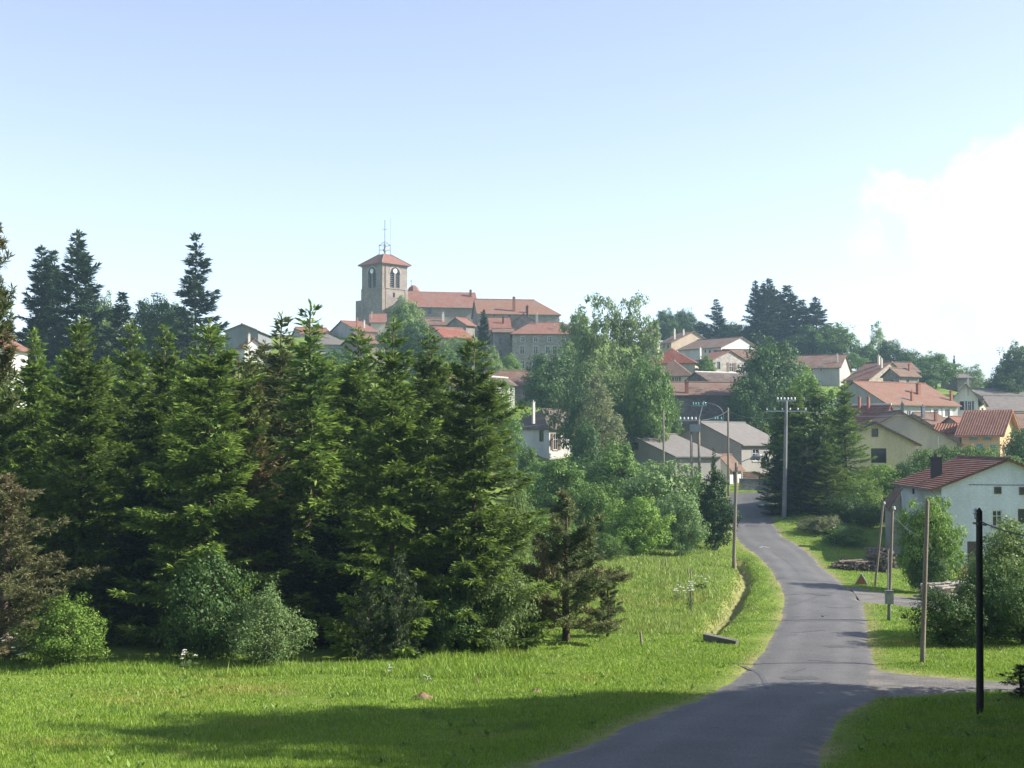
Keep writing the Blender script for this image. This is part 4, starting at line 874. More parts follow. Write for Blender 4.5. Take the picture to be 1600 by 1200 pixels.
for i in range(2): lib('willow%d' % i, gen_broad, 91 + i, 4.2, 2.0, 340, 46, .11, .0, 'egg', .08, .35)
for i in range(4): lib('tree%d' % i, gen_broad, 101 + i, 11.0, 4.2, 400, 44, .33, .10, 'egg' if i % 2 else 'round', .10)
lib('shade', gen_broad, 121, 24.0, 6.5, 640, 84, .38, .04, 'egg', .03, 0, .05, .2)
lib('ash', gen_broad, 122, 18.0, 4.4, 260, 40, .34, .12, 'vase', .16, 0, .04, .16)
lib('poplar', gen_broad, 111, 15.0, 3.4, 300, 34, .30, .10, 'column', .12, .3)
lib('ball', gen_broad, 115, 3.4, 1.6, 460, 44, .105, .04, 'round', 0, 0, .05, .17); lib('hedge', gen_broad, 112, 2.4, 1.7, 240, 40, .12, .0, 'round')
lib('weed', gen_broad, 113, 1.0, .8, 90, 22, .11, .0, 'round', .1, .9, .02)
lib('thuja', gen_broad, 114, 5.5, 1.5, 320, 40, .15, .0, 'column', .04, .6)

def plant(key, name, label, px, d, ytop, wpx, mat=None, cat='tree', group=None, rot=None, ybase=None, lean=0.0, part='crown'):
    """a tree or shrub rooted in photo column px at distance d, its top at row ytop and its crown wpx pixels across"""
    cr, wd, H, Rr = LIB[key]; p = col(px, d); zt = ztop(ytop, d); h = max(.4, zt - p.z); rad = wpx / 2 / F * d
    o = empty(name, p, rot if rot is not None else (px * 13.7 + d * 3.1) % 6.283, label, cat, group)
    o.scale = (rad / Rr, rad / Rr, h / H)
    if lean: o.rotation_euler[1] = lean
    link(part, cr, o, mat); t = link('trunk' if cat == 'tree' else 'stem', wd, o)
    return o
# --- front spruce wood on the left (nearest row)
SPR = 'spruces in the front row of the left wood'
rows = [(48, 55, 517, 175, 'bright green spruce with narrow top near left edge'), (121, 52, 499, 200, 'tall bright green spruce, second from left edge'),
 (200, 56, 502, 190, 'dark spruce with open top left of the brown-tipped spruce'), (253, 57, 513, 175, 'spruce between two taller ones in left wood'),
 (322, 49, 503, 235, 'large spruce with sunlit right flank above the grey willow bush'), (436, 60, 494, 190, 'spruce with thin bare leader left of the grey roof'),
 (482, 55, 476, 205, 'tallest thin-topped spruce standing left of the church tower'), (558, 57, 517, 185, 'spruce with tufted top below the church tower'),
 (612, 50, 498, 225, 'big spruce with long drooping sunlit boughs below the church'), (671, 58, 518, 190, 'spruce between the two rightmost big spruces'),
 (740, 51, 528, 215, 'rightmost big spruce of the left wood, sunlit right edge')]
for i, (px, d, yt, w, lb) in enumerate(rows):
    plant('sparse_spruce' if i in (5, 6) else 'spruce%d' % (i % 6), 'spruce_tree', lb, px, d + 3.5, yt, w * 1.25, M_SPRUCE_BROWN if i in (5,) else M_SPRUCE, group=SPR)
plant('spruce3', 'spruce_tree', 'brownish coning spruce in the middle of the left wood', 385, 55, 545, 190, M_SPRUCE_BROWN, group=SPR)
plant('spruce1', 'spruce_tree', 'spruce crowded against left frame edge behind the brown pine', -10, 58, 560, 190, group=SPR)
SECOND = {90: 'between the two leftmost bright spruces', 165: 'right of the second bright spruce', 230: 'left of the large sunlit one', 290: 'behind the large sunlit spruce', 370: 'brownish, right of the large one', 410: 'brownish, by the thin leader',
 520: 'between the tallest and the tufted spruce', 585: 'behind the spruce with drooping boughs', 650: 'right of the spruce with drooping boughs', 705: 'left of the rightmost big spruce', 20: 'at the far left behind the brown pine', 455: 'below the low red house'}
for px, d, yt, w in ((90, 66, 560, 200), (165, 68, 560, 200), (230, 66, 570, 190), (290, 70, 560, 210), (370, 66, 560, 200), (410, 70, 535, 190), (520, 66, 560, 210), (585, 70, 575, 200), (650, 68, 580, 200), (705, 66, 585, 190), (20, 72, 580, 210), (455, 76, 560, 200)):
    plant('spruce%d' % ((px // 7) % 6), 'spruce_tree', 'second-row spruce of the left wood, %s' % SECOND[px], px, d, yt, w * 1.2, M_SPRUCE_BROWN if px in (370, 410) else M_SPRUCE, group='spruces behind the front row of the left wood')
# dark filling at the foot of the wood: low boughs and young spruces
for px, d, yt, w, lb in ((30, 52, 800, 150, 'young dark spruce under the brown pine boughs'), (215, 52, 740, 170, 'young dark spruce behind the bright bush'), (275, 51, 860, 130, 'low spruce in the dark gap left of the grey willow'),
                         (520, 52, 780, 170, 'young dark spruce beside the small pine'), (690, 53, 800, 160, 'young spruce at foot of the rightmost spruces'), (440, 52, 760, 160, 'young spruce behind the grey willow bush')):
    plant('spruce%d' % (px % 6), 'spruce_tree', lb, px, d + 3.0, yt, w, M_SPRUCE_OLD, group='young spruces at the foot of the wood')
# pines
plant('pine2', 'pine_tree', 'brownish green scots pine at left edge of the wood', 5, 48.5, 745, 300, M_PINE_BROWN)
plant('pine3', 'pine_tree', 'near scots pine whose top boughs show at upper left edge', -20, 40, 360, 280, M_PINE)
plant('pine0', 'pine_tree', 'dark scots pine with bare trunk standing alone at field edge', 884, 57, 772, 222, M_PINE)
plant('pine0', 'pine_tree', 'low spreading pine just right of the lone scots pine', 950, 58.5, 902, 84, M_PINE)
plant('pine1', 'pine_tree', 'small upright young pine at foot of the spruces', 622, 50, 868, 85, M_PINE_GREEN)
plant('pine1', 'pine_tree', 'small darker pine beside the young upright pine', 575, 50.5, 905, 90, M_PINE_GREEN)
# foreground bushes
plant('bush1', 'bush', 'bright green rounded bush at lower left', 103, 47, 936, 125, M_LEAF_BRIGHT, 'bush', part='foliage')
plant('willow0', 'bush', 'large grey-green willow bush below the left spruces', 415, 48, 925, 130, M_LEAF_GREY, 'bush', part='foliage')
plant('bush2', 'bush', 'loose leafy bush left of the grey-green willow', 325, 49, 868, 145, M_LEAF_DARK, 'bush', part='foliage')
plant('bush0', 'bush', 'dim leafy bush at foot of the rightmost spruce', 765, 54, 880, 120, M_LEAF_PALE, 'bush', part='foliage')
plant('bush2', 'bush', 'low leafy bush between wood and lone pine', 820, 57, 930, 90, M_LEAF_DARK, 'bush', part='foliage')
plant('bush1', 'bush', 'dim leafy bush under spruce beside the small pine', 705, 53, 930, 90, M_LEAF_DARK, 'bush', part='foliage')
plant('willow1', 'bush', 'tall pale shrub on right flank of the last spruce', 806, 62, 748, 62, M_LEAF_PALE, 'bush', part='foliage')
# middle scrub left of the road
G = 'shrubs between field and barns'
for key, px, d, yt, w, m, lb in (
 ('ball', 1035, 108, 722, 128, M_LEAF_GREY, 'broad grey-green willow in front of the barns'), ('ball', 995, 98, 778, 100, M_LEAF_BRIGHT, 'round green bush at the back of the field'),
 ('ball', 930, 104, 755, 76, M_LEAF, 'pale upright shrub left of the round field bush'), ('tree1', 878, 112, 720, 105, M_LEAF, 'leafy young tree behind the lone pine'), ('bush0', 850, 96, 800, 90, M_LEAF, 'shrub just behind the lone pine'),
 ('tree3', 965, 125, 697, 90, M_LEAF, 'small leafy tree before the grey barn gable'), ('tree0', 915, 130, 722, 90, M_LEAF_DARK, 'dark shrubby tree below the grey barn wall'), ('ball', 1066, 101, 772, 66, M_LEAF_GREY, 'lower right lobe of willow scrub by the dark thuja'),
 ('thuja', 1118, 107, 742, 64, M_THUJA, 'dark dense thuja hedge tree at left of the road'), ('bush2', 945, 92, 835, 70, M_LEAF, 'low bush under the field hedge'), ('bush1', 1085, 118, 745, 70, M_LEAF, 'leafy bush behind the thuja'),
 ('bush0', 868, 84, 845, 70, M_LEAF_DARK, 'dark low bush left of the lone pine trunk')):
    plant(key, 'shrub', lb, px, d, yt, w, m, 'bush', G, part='foliage')
plant('sparse_spruce', 'spruce_tree', 'tiny spruce tip above the thuja beside poles', 1116, 113, 700, 34, M_THUJA)
# middle distance trees
for key, px, d, yt, w, m, lb in (
 ('ash', 938, 182, 450, 92, M_LEAF_PALE, 'upper crown of the tall ash tree in the middle'), ('ash', 994, 183, 450, 84, M_LEAF_PALE, 'right-hand top of the tall ash group'), ('tree1', 930, 176, 566, 108, M_LEAF_PALE, 'broad leafy tree below the tall ash'),
 ('tree3', 985, 172, 584, 104, M_LEAF_PALE, 'leafy tree right of the ash trunk'), ('tree2', 864, 200, 556, 88, M_LEAF_DARK, 'dark round tree in front of the stone school'), ('tree0', 1012, 166, 566, 80, M_LEAF, 'green tree left of the village houses'),
 ('poplar', 935, 158, 590, 75, M_WEED, 'olive tinted columnar tree in the central grove'), ('tree1', 918, 165, 612, 80, M_LEAF_DARK, 'dark tree beside the grey hipped house'),
 ('poplar', 788, 150, 602, 56, M_LEAF, 'leafy columnar tree left of the grey hipped house'), ('tree2', 762, 160, 606, 56, M_LEAF_PALE, 'pale tree behind the last spruce'), ('tree1', 826, 140, 700, 44, M_LEAF, 'bushy tree below the brown hipped cottage'),
 ('tree0', 916, 152, 660, 46, M_LEAF_DARK, 'dark tree right of the hipped house balcony'), ('tree3', 845, 135, 724, 70, M_LEAF, 'bushy tree below the hipped house'), ('tree1', 905, 215, 490, 60, M_LEAF_PALE, 'thin pale tree beside the priory roof end'),
 ('tree2', 1030, 185, 610, 70, M_LEAF, 'small tree before the broad brown roof')):
    plant(key, 'broadleaf_tree', lb, px, d, yt, w, m, 'tree', 'broadleaf trees in the central grove')
for key, px, d, yt, w, m, lb in (
 ('tree1', 632, 235, 472, 72, M_LEAF_PALE, 'hazy leafy tree before the church tower foot'), ('tree3', 650, 225, 505, 60, M_LEAF_DARK, 'dim purple-green tree right of the hazy church tree'), ('tree0', 712, 225, 530, 66, M_LEAF_PALE, 'pale leafy tree below the bright red roof'),
 ('tree2', 690, 215, 545, 60, M_LEAF, 'leafy tree behind spruces below the nave'), ('tree1', 765, 222, 545, 44, M_LEAF_PALE, 'pale tree left of the school windows'), ('tree3', 795, 226, 556, 44, M_LEAF_BRIGHT, 'bright shrubby tree at the school foot'),
 ('tree2', 245, 185, 470, 80, M_LEAF_DARK, 'round dark tree left of the lone tall spruce'), ('tree0', 275, 190, 482, 60, M_LEAF_DARK, 'dark tree at the foot of the lone tall spruce'), ('tree1', 162, 175, 468, 56, M_LEAF_GREY, 'pale grey-green tree right of the twin dark spruces'),
 ('tree3', 340, 190, 540, 70, M_LEAF_DARK, 'dark round tree below the olive roof'), ('tree2', 530, 200, 548, 80, M_LEAF_DARK, 'hazy dark tree before the village wall at left'), ('tree0', 450, 205, 555, 70, M_LEAF_DARK, 'dark tree below the low red house')):
    plant(key, 'broadleaf_tree', lb, px, d, yt, w, m, 'tree', 'trees on the church hillside')
FW = 1.5
for key, px, d, yt, w, lb in (
 ('far_spruce0', 118, 172, 364, 90, 'tallest dark spruce at upper left'), ('far_spruce1', 62, 176, 388, 72, 'dark spruce left of the tallest one at upper left'), ('far_spruce2', 80, 180, 395, 60, 'dark spruce tucked between the two at upper left'), ('ragged_spruce', 304, 182, 369, 82, 'tall lone tiered spruce on the left skyline'),
 ('far_spruce2', 188, 170, 460, 66, 'small hazy spruce right of the twin dark spruces'), ('far_spruce1', 755, 222, 486, 44, 'dark blue spruce before the priory wing')):
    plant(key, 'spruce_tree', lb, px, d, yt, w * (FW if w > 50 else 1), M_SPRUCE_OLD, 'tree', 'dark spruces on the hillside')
# hilltop clump at right
for key, px, d, yt, w, m, lb in (
 ('far_spruce0', 1181, 312, 440, 34, M_SPRUCE_OLD, 'leftmost pointed spruce of the hilltop clump'), ('far_spruce1', 1200, 310, 438, 58, M_SPRUCE_OLD, 'tallest spruce of the hilltop clump'), ('far_spruce2', 1232, 314, 448, 56, M_SPRUCE_OLD, 'second peak of the hilltop spruce clump'), ('far_spruce0', 1215, 318, 455, 60, M_SPRUCE_OLD, 'spruce filling the hilltop clump between its peaks'),
 ('far_spruce1', 1276, 308, 466, 50, M_SPRUCE_OLD, 'right outlying spruce of the hilltop clump'), ('far_spruce2', 1254, 316, 470, 46, M_SPRUCE_OLD, 'spruce between clump and right outlier'), ('ragged_spruce', 1120, 325, 469, 36, M_SPRUCE_OLD, 'small lone tiered spruce left of the hilltop clump')):
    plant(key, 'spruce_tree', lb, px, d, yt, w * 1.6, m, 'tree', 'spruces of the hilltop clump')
for key, px, d, yt, w, m, lb in (
 ('tree1', 1040, 322, 486, 44, M_LEAF_DARK, 'hazy tree on skyline right of the tall ash'), ('tree0', 1068, 326, 486, 44, M_LEAF_DARK, 'second hazy tree right of the tall ash'), ('tree3', 1095, 328, 504, 44, M_LEAF_DARK, 'low hazy tree left of the lone tiered spruce'), ('tree2', 1140, 326, 506, 50, M_LEAF_DARK, 'low hazy tree right of the lone tiered spruce'),
 ('tree2', 1165, 318, 510, 46, M_LEAF_DARK, 'low tree at left foot of the hilltop clump'), ('tree0', 1306, 300, 508, 66, M_LEAF, 'round pale tree at right end of hilltop clump'), ('tree1', 1262, 304, 510, 60, M_LEAF_DARK, 'olive tree at the foot of the hilltop clump'),
 ('poplar', 1372, 300, 506, 34, M_LEAF_PALE, 'slim pale tree rising above the right ridge'), ('tree3', 1392, 296, 534, 52, M_LEAF_DARK, 'dark round tree below the slim pale tree'), ('tree0', 1352, 296, 540, 44, M_LEAF, 'low green tree left of the slim pale tree'), ('tree2', 1425, 288, 550, 50, M_LEAF_DARK, 'round tree on the ridge descending right'),
 ('tree1', 1462, 270, 553, 62, M_LEAF, 'large round dark tree above the long red roof'), ('tree3', 1445, 262, 566, 54, M_LEAF_DARK, 'dark tree behind the small stone house'), ('poplar', 1527, 290, 572, 36, M_LEAF_PALE, 'pale thin tree right of the grey skyline house'), ('tree2', 1510, 296, 578, 34, M_LEAF_PALE, 'small pale tree behind the grey skyline house'),
 ('tree0', 1590, 258, 541, 56, M_LEAF_DARK, 'tall dark tree at right edge of skyline'), ('tree3', 1548, 262, 594, 26, M_LEAF_DARK, 'low dark shrub left of the dark blue round tree'), ('tree2', 1575, 256, 574, 54, M_LEAF_DARK, 'dark blue round tree below the right edge tree'), ('tree1', 1330, 290, 552, 40, M_LEAF, 'low green tree right of the brown hipped house')):
    plant(key, 'broadleaf_tree', lb, px, d, yt, w, m, 'tree', 'broadleaf trees along the skyline')
plant('far_spruce1', 'spruce_tree', 'tiny spruce on skyline above the white gable house', 1492, 300, 556, 16, M_SPRUCE_OLD)
# by the road: maple, dark spruces, hedges
plant('tree0', 'broadleaf_tree', 'dense round maple above the road end', 1205, 198, 536, 100, M_LEAF_DARK, group='trees beside the road end')
plant('tree2', 'broadleaf_tree', 'lower dark half of the round maple', 1172, 194, 590, 70, M_LEAF_DARK, group='trees beside the road end')
plant('tree3', 'broadleaf_tree', 'small sunlit tree among the red roofs', 1103, 232, 558, 32, M_LEAF, group='trees beside the road end')
plant('tree1', 'broadleaf_tree', 'bright leafy tree top above the roadside spruces', 1262, 142, 588, 90, M_LEAF_BRIGHT, group='trees beside the road end')
plant('tree2', 'broadleaf_tree', 'dark rounded tree right behind the concrete pole', 1258, 137, 612, 112, M_LEAF_DARK, group='trees beside the road end')
for px, d, yt, w, m, lb in ((1322, 131, 593, 90, M_SPRUCE, 'tall sunlit roadside spruce beside the beige house'), (1242, 134, 606, 100, M_SPRUCE, 'dark roadside spruce behind the concrete pole'), (1280, 136, 600, 100, M_SPRUCE, 'dark spruce in middle of roadside group'), (1292, 126, 688, 70, M_SPRUCE, 'smaller spruce in front of the roadside group'),
                            (1222, 130, 700, 60, M_SPRUCE_OLD, 'low dark spruce overhanging the road'), (1262, 128, 700, 70, M_SPRUCE_OLD, 'dark young spruce at right of the concrete pole')):
    plant('spruce%d' % (px % 6), 'spruce_tree', lb, px, d, yt, w * 1.35, m, group='spruces beside the road')
for key, px, d, yt, w, m, lb in (
 ('hedge', 1345, 124, 748, 56, M_LEAF_BRIGHT, 'bright bush at right foot of the roadside spruces'), ('hedge', 1378, 138, 725, 56, M_LEAF_BRIGHT, 'low sunlit hedge below the dark opening'), ('hedge', 1320, 122, 776, 60, M_LEAF_DARK, 'dark brambles on the bank'), ('hedge', 1360, 120, 785, 60, M_LEAF_DARK, 'dark scrub on the bank beside the lean-to'), ('hedge', 1400, 122, 765, 50, M_LEAF_DARK, 'dark scrub behind the lean-to roof'),
 ('hedge', 1450, 140, 702, 66, M_LEAF, 'leafy hedge below the beige barn'), ('hedge', 1490, 140, 696, 70, M_LEAF, 'leafy hedge behind the white house chimney'), ('hedge', 1532, 141, 698, 66, M_LEAF, 'hedge in front of the orange house'), ('hedge', 1418, 138, 722, 44, M_LEAF_DARK, 'dark bush at corner of the beige house'), ('hedge', 1600, 150, 670, 60, M_LEAF_DARK, 'dark bush right of the orange house'), ('hedge', 1575, 142, 712, 50, M_LEAF, 'bush behind the white house ridge'),
 ('hedge', 1285, 118, 806, 70, M_WEED, 'pale weeds and umbels beside the dark bank'), ('hedge', 1322, 113, 822, 66, M_LEAF, 'low green weeds left of the log pile'), ('hedge', 1265, 120, 818, 40, M_WEED, 'pale tall grass clump at the road bend'),
 ('ball', 1454, 84, 778, 96, M_LEAF_BRIGHT, 'rounded bright shrub in front of the white house'), ('bush2', 1448, 83, 850, 66, M_LEAF_DARK, 'dark lower part of shrub behind the tall thin pole'),
 ('bush0', 1482, 56, 915, 105, M_LEAF_DARK, 'dark glossy shrub behind the black pole'), ('bush2', 1580, 60, 820, 150, M_LEAF_PALE, 'tall grey-green shrub at right edge'), ('bush1', 1545, 58, 885, 110, M_LEAF_DARK, 'dark shrub below the right edge willow'), ('bush0', 1600, 56, 900, 110, M_LEAF_DARK, 'dark shrub at right frame edge above the grass'),
 ('pine1', 1596, 40, 1038, 88, M_SPRUCE_OLD, 'dark low juniper at lower right edge')):
    plant(key, 'bush' if key != 'pine1' else 'juniper_bush', lb, px, d, yt, w, m, 'bush', 'bushes at the right', part='foliage')
# trees out of frame: right ones throw foreground shade, others added to block skylight
for X, Y, H, Rr, key in ((21.8, 31, 20, 6.4, 'shade'), (21, 37.4, 14, 4.2, 'shade'), (19, 21.5, 15, 5.2, 'shade'), (16.5, 12, 17, 5, 'shade'), (31, 33, 24, 6.5, 'shade'), (30, 22, 22, 6.5, 'shade'), (30, 10, 20, 6.5, 'shade'), (20, -2, 22, 7, 'shade'), (6, -14, 24, 7.5, 'shade'), (-10, -13, 22, 7, 'shade'), (-24, -5, 20, 7, 'shade'), (-17.5, 10, 18, 5, 'shade')):
    cr, wd, h, r = LIB[key]; o = empty('broadleaf_tree', (X, Y, gz(X, Y)), X * 1.7, 'tall leafy tree outside the frame shading the near road', 'tree', 'shade trees outside the frame'); o.scale = (Rr / r, Rr / r, H / h)
    link('crown', cr, o, M_LEAF_DARK); link('trunk', wd, o)

# ------------------------------------------------------------------ poles and lines
def top_at(px, py, d): return pt(px, py, d)
def pole(name, label, px, yb, d, pxt, yt, r0, r1, mat, group=None, cat='utility pole'):
    b = pt(px, yb, d); g = gz(b.x, b.y); t = pt(pxt, yt, d); root = empty(name, (b.x, b.y, g), 0, label, cat, group)
    top = t - Vector((b.x, b.y, g)); m = MB(); k = 6
    m.tube([tuple(Vector((0, 0, -.6)).lerp(top, i / k)) for i in range(k + 1)] + [tuple(top + Vector((0, 0, .10)))], [r0 + (r1 - r0) * i / k for i in range(k + 1)] + [r1 * .25], 10)
    m.build('shaft', mat, root, True); return root, top
def insulator(root, p, s=.07, mat=None, name='insulator'):
    MB().lathe([(s * .3, -s * 1.2), (s * .9, -s), (s, -s * .3), (s * .55, 0), (s * .85, .3 * s), (s * .7, s), (s * .2, s * 1.3)], p, 8).build(name, mat or M_WHITE, root, True)
def wire(label, a, b, sag=.4, r=.014, name='overhead_wire'):
    a, b = Vector(a), Vector(b); n = 14
    o = MB().tube([tuple(a.lerp(b, i / n) - Vector((0, 0, 4 * sag * (i / n) * (1 - i / n)))) for i in range(n + 1)], r, 5).build(name, M_WIRE, None); tag(o, label, 'wire', 'overhead wires')
pA, tA_ = pole('utility_pole', 'black shaded wooden pole at lower right', 1531, 1118, 36, 1530, 799, .105, .085, M_WOOD_SHADED)
pB, tB_ = pole('utility_pole', 'tall weathered wooden pole standing in sunlit grass', 1440, 1037, 49, 1449, 784, .10, .075, M_WOOD)
pC, tC_ = pole('utility_pole', 'slim wooden pole carrying a grey meter box', 1388, 968, 67, 1394.5, 794, .095, .07, M_WOOD)
pD, tD_ = pole('utility_pole', 'leaning wooden pole beside the log pile', 1366, 914, 87, 1380, 786, .09, .07, M_WOOD)
pE, tE_ = pole('utility_pole', 'wooden pole with street lamp at left verge of the road', 1146, 888, 93, 1150.5, 724, .14, .11, M_WOOD)
pF, tF_ = pole('utility_pole', 'thin pale pole in front of the block barn', 1138, 760, 152, 1137.5, 638, .15, .11, M_WOOD)
pG, tG_ = pole('utility_pole', 'short dark pole left of the transformer', 1037, 735, 140, 1036.5, 645, .13, .1, M_WOOD)
pH, tH_ = pole('concrete_pylon', 'tall grey concrete power pole with white insulators before dark spruces', 1225, 813, 126, 1228.5, 627, .24, .15, M_CONC)
for rt, tp, ss in ((pA, tA_, -.12), (pC, tC_, .09), (pD, tD_, .08)):
    MB().tube([(tp.x, tp.y, tp.z - .25), (tp.x + ss, tp.y, tp.z - .2), (tp.x + ss, tp.y, tp.z - .05)], .018, 5).build('bracket', M_IRON, rt); insulator(rt, (tp.x + ss, tp.y, tp.z), .075)
MB().tube([(tA_.x - .2, tA_.y - .05, tA_.z - .32), (tA_.x + .18, tA_.y - .05, tA_.z - .38)], .03, 6).build('cable_clamp', M_STEEL, pA)
# meter box and steel conduit
bx = MB().box(-.20, .20, -.32, -.10, 0, .66); bx.box(-.15, .15, -.335, -.318, .06, .60); o = bx.build('meter_box', M_STEEL, pC); o.location = (0, 0, .85); MB().box(-.22, .22, -.36, -.08, .66, .70).build('box_lid', M_ZINC, o)
MB().tube([(.07, -.12, 0), (.07, -.12, .9)], .035, 6).build('conduit', M_STEEL, pC); MB().tube([(-.04, -.11, 1.5), (0, -.11, 3.6)], .03, 6).build('conduit', M_STEEL, pC)
# street lamp on the verge pole
la = MB().tube([(tE_.x, tE_.y, tE_.z - .1), (tE_.x + .7, tE_.y, tE_.z + .25), (tE_.x + 1.3, tE_.y, tE_.z + .42)], .035, 6); la.build('lamp_arm', M_STEEL, pE)
hd = MB().tube([(tE_.x + 1.0, tE_.y, tE_.z + .3), (tE_.x + 1.25, tE_.y, tE_.z + .42), (tE_.x + 1.7, tE_.y, tE_.z + .56), (tE_.x + 1.85, tE_.y, tE_.z + .6)], [.06, .17, .15, .05], 8); hd.build('lamp_head', M_ZINC, pE, True)
# concrete pole cross-arms
def cross_arm(root, tp, dz, half, ins, name='cross_arm', s=.11, mat=None, up=True):
    MB().box(tp.x - half, tp.x + half, tp.y - .07, tp.y + .07, tp.z + dz - .06, tp.z + dz + .06).build(name, M_STEEL, root)
    for k in range(ins):
        x = tp.x - half + .1 + (2 * half - .2) * k / (ins - 1); insulator(root, (x, tp.y, tp.z + dz + .22), s, mat)
cross_arm(pH, tH_, .05, .95, 6, s=.10); cross_arm(pH, tH_, -.98, 2.0, 6, s=.085)
for sgn in (-1, 1): MB().tube([(tH_.x + sgn * .6, tH_.y, tH_.z), (tH_.x + sgn * .9, tH_.y, tH_.z - .95)], .02, 4).build('jumper', M_WIRE, pH)
# transformer on two posts with hooped cables
def transformer():
    d = 138; b = pt(1088, 775, d); g = gz(b.x, b.y); root = empty('transformer_pole', (b.x, b.y, g), 0, 'twin wooden posts carrying transformer, insulators and hooped cables', 'transformer')
    L = lambda px, py: pt(px, py, d) - Vector((b.x, b.y, g))
    for x, yt in ((1080, 668), (1092, 655)): t = L(x, yt); MB().tube([(t.x, 0, -.5), (t.x, 0, t.z)], [.17, .13], 9).build('post', M_WOOD, root, True)
    c = L(1086, 668); MB().box(c.x - .55, c.x + .55, -.5, .2, c.z - .45, c.z + .35).build('tank', flat('transformer_paint', (.24, .27, .28), .5), root)
    z = L(1086, 657).z; x0, x1 = L(1061, 657).x, L(1131, 657).x; MB().box(x0, x1, -.07, .07, z - .06, z + .06).build('cross_arm', M_STEEL, root)
    for px in (1063, 1069, 1075, 1081, 1087, 1117, 1121, 1127): q = L(px, 655); insulator(root, (q.x, 0, q.z + .1), .12, M_WHITE if px < 1090 else M_GREENGLASS)
    for px0, px1, yt in ((1062, 1131, 629), (1066, 1088, 634)):
        a, e = L(px0, 657), L(px1, 657); tp = L((px0 + px1) / 2, yt).z; n = 16
        MB().tube([(a.x + (e.x - a.x) * (1 - math.cos(math.pi * i / n)) / 2, 0, a.z + (tp - a.z) * math.sin(math.pi * i / n) ** .6) for i in range(n + 1)], 0.028, 5).build('hooped_cable', M_IRON, root)
    q = L(1096, 634); t = L(1100, 626); MB().tube([(L(1092, 655).x, 0, L(1092, 655).z), (t.x, 0, t.z)], .06, 6).build('mast', M_STEEL, root)
    MB().box(L(1080, 634).x, L(1104, 634).x, -.05, .05, q.z - .05, q.z + .05).build('top_arm', M_STEEL, root)
    for px in (1083, 1087, 1091, 1098, 1102): w = L(px, 633); insulator(root, (w.x, 0, w.z + .15), .12, M_GREENGLASS)
transformer()
wire('cable from thin pale pole to the transformer', pt(1137, 642, 152), pt(1097, 656, 138), .25, .03); wire('cable from thin pale pole to the concrete pole', pt(1139, 643, 152), pt(1222, 651, 126), .5, .03)
wire('cable from the black pole running off the right edge', pt(1527, 812, 36), pt(1720, 826, 33), .35, .018); wire('cable from meter pole to the white house', pt(1395, 806, 67), pt(1475, 836, 104), .7, .014)
wire('short cable between leaning pole and meter pole', pt(1381, 792, 87), pt(1395, 795, 67), .12, .012); wire('thin cable from leaning pole down to the road sign side', pt(1381, 790, 87), pt(1415, 815, 108), .4, .012)
wire('thin line crossing left of the grey hipped house', pt(560, 668, 120), pt(860, 662, 160), .5, .018); wire('line from concrete pole toward the hillside houses', pt(1262, 644, 126), pt(1480, 640, 160), .6, .016)
def antenna(label, px, yt, yb, d, arms):
    b = pt(px, yb, d); root = empty('aerial', b, 0, label, 'antenna'); t = ztop(yt, d) - b.z; MB().tube([(0, 0, -1), (0, 0, t)], .04, 5).build('mast', M_STEEL, root)
    for k, w in arms: MB().tube([(-w, 0, t - k), (w, 0, t - k)], .03, 4).build('element', M_STEEL, root)
antenna('television aerial on mast above the beige barn roof', 1409, 622, 640, 165, ((.1, .5), (.6, .35))); antenna('flat white aerial before the orange house', 1466, 681, 720, 150, ((.05, .9), (.25, .4)))

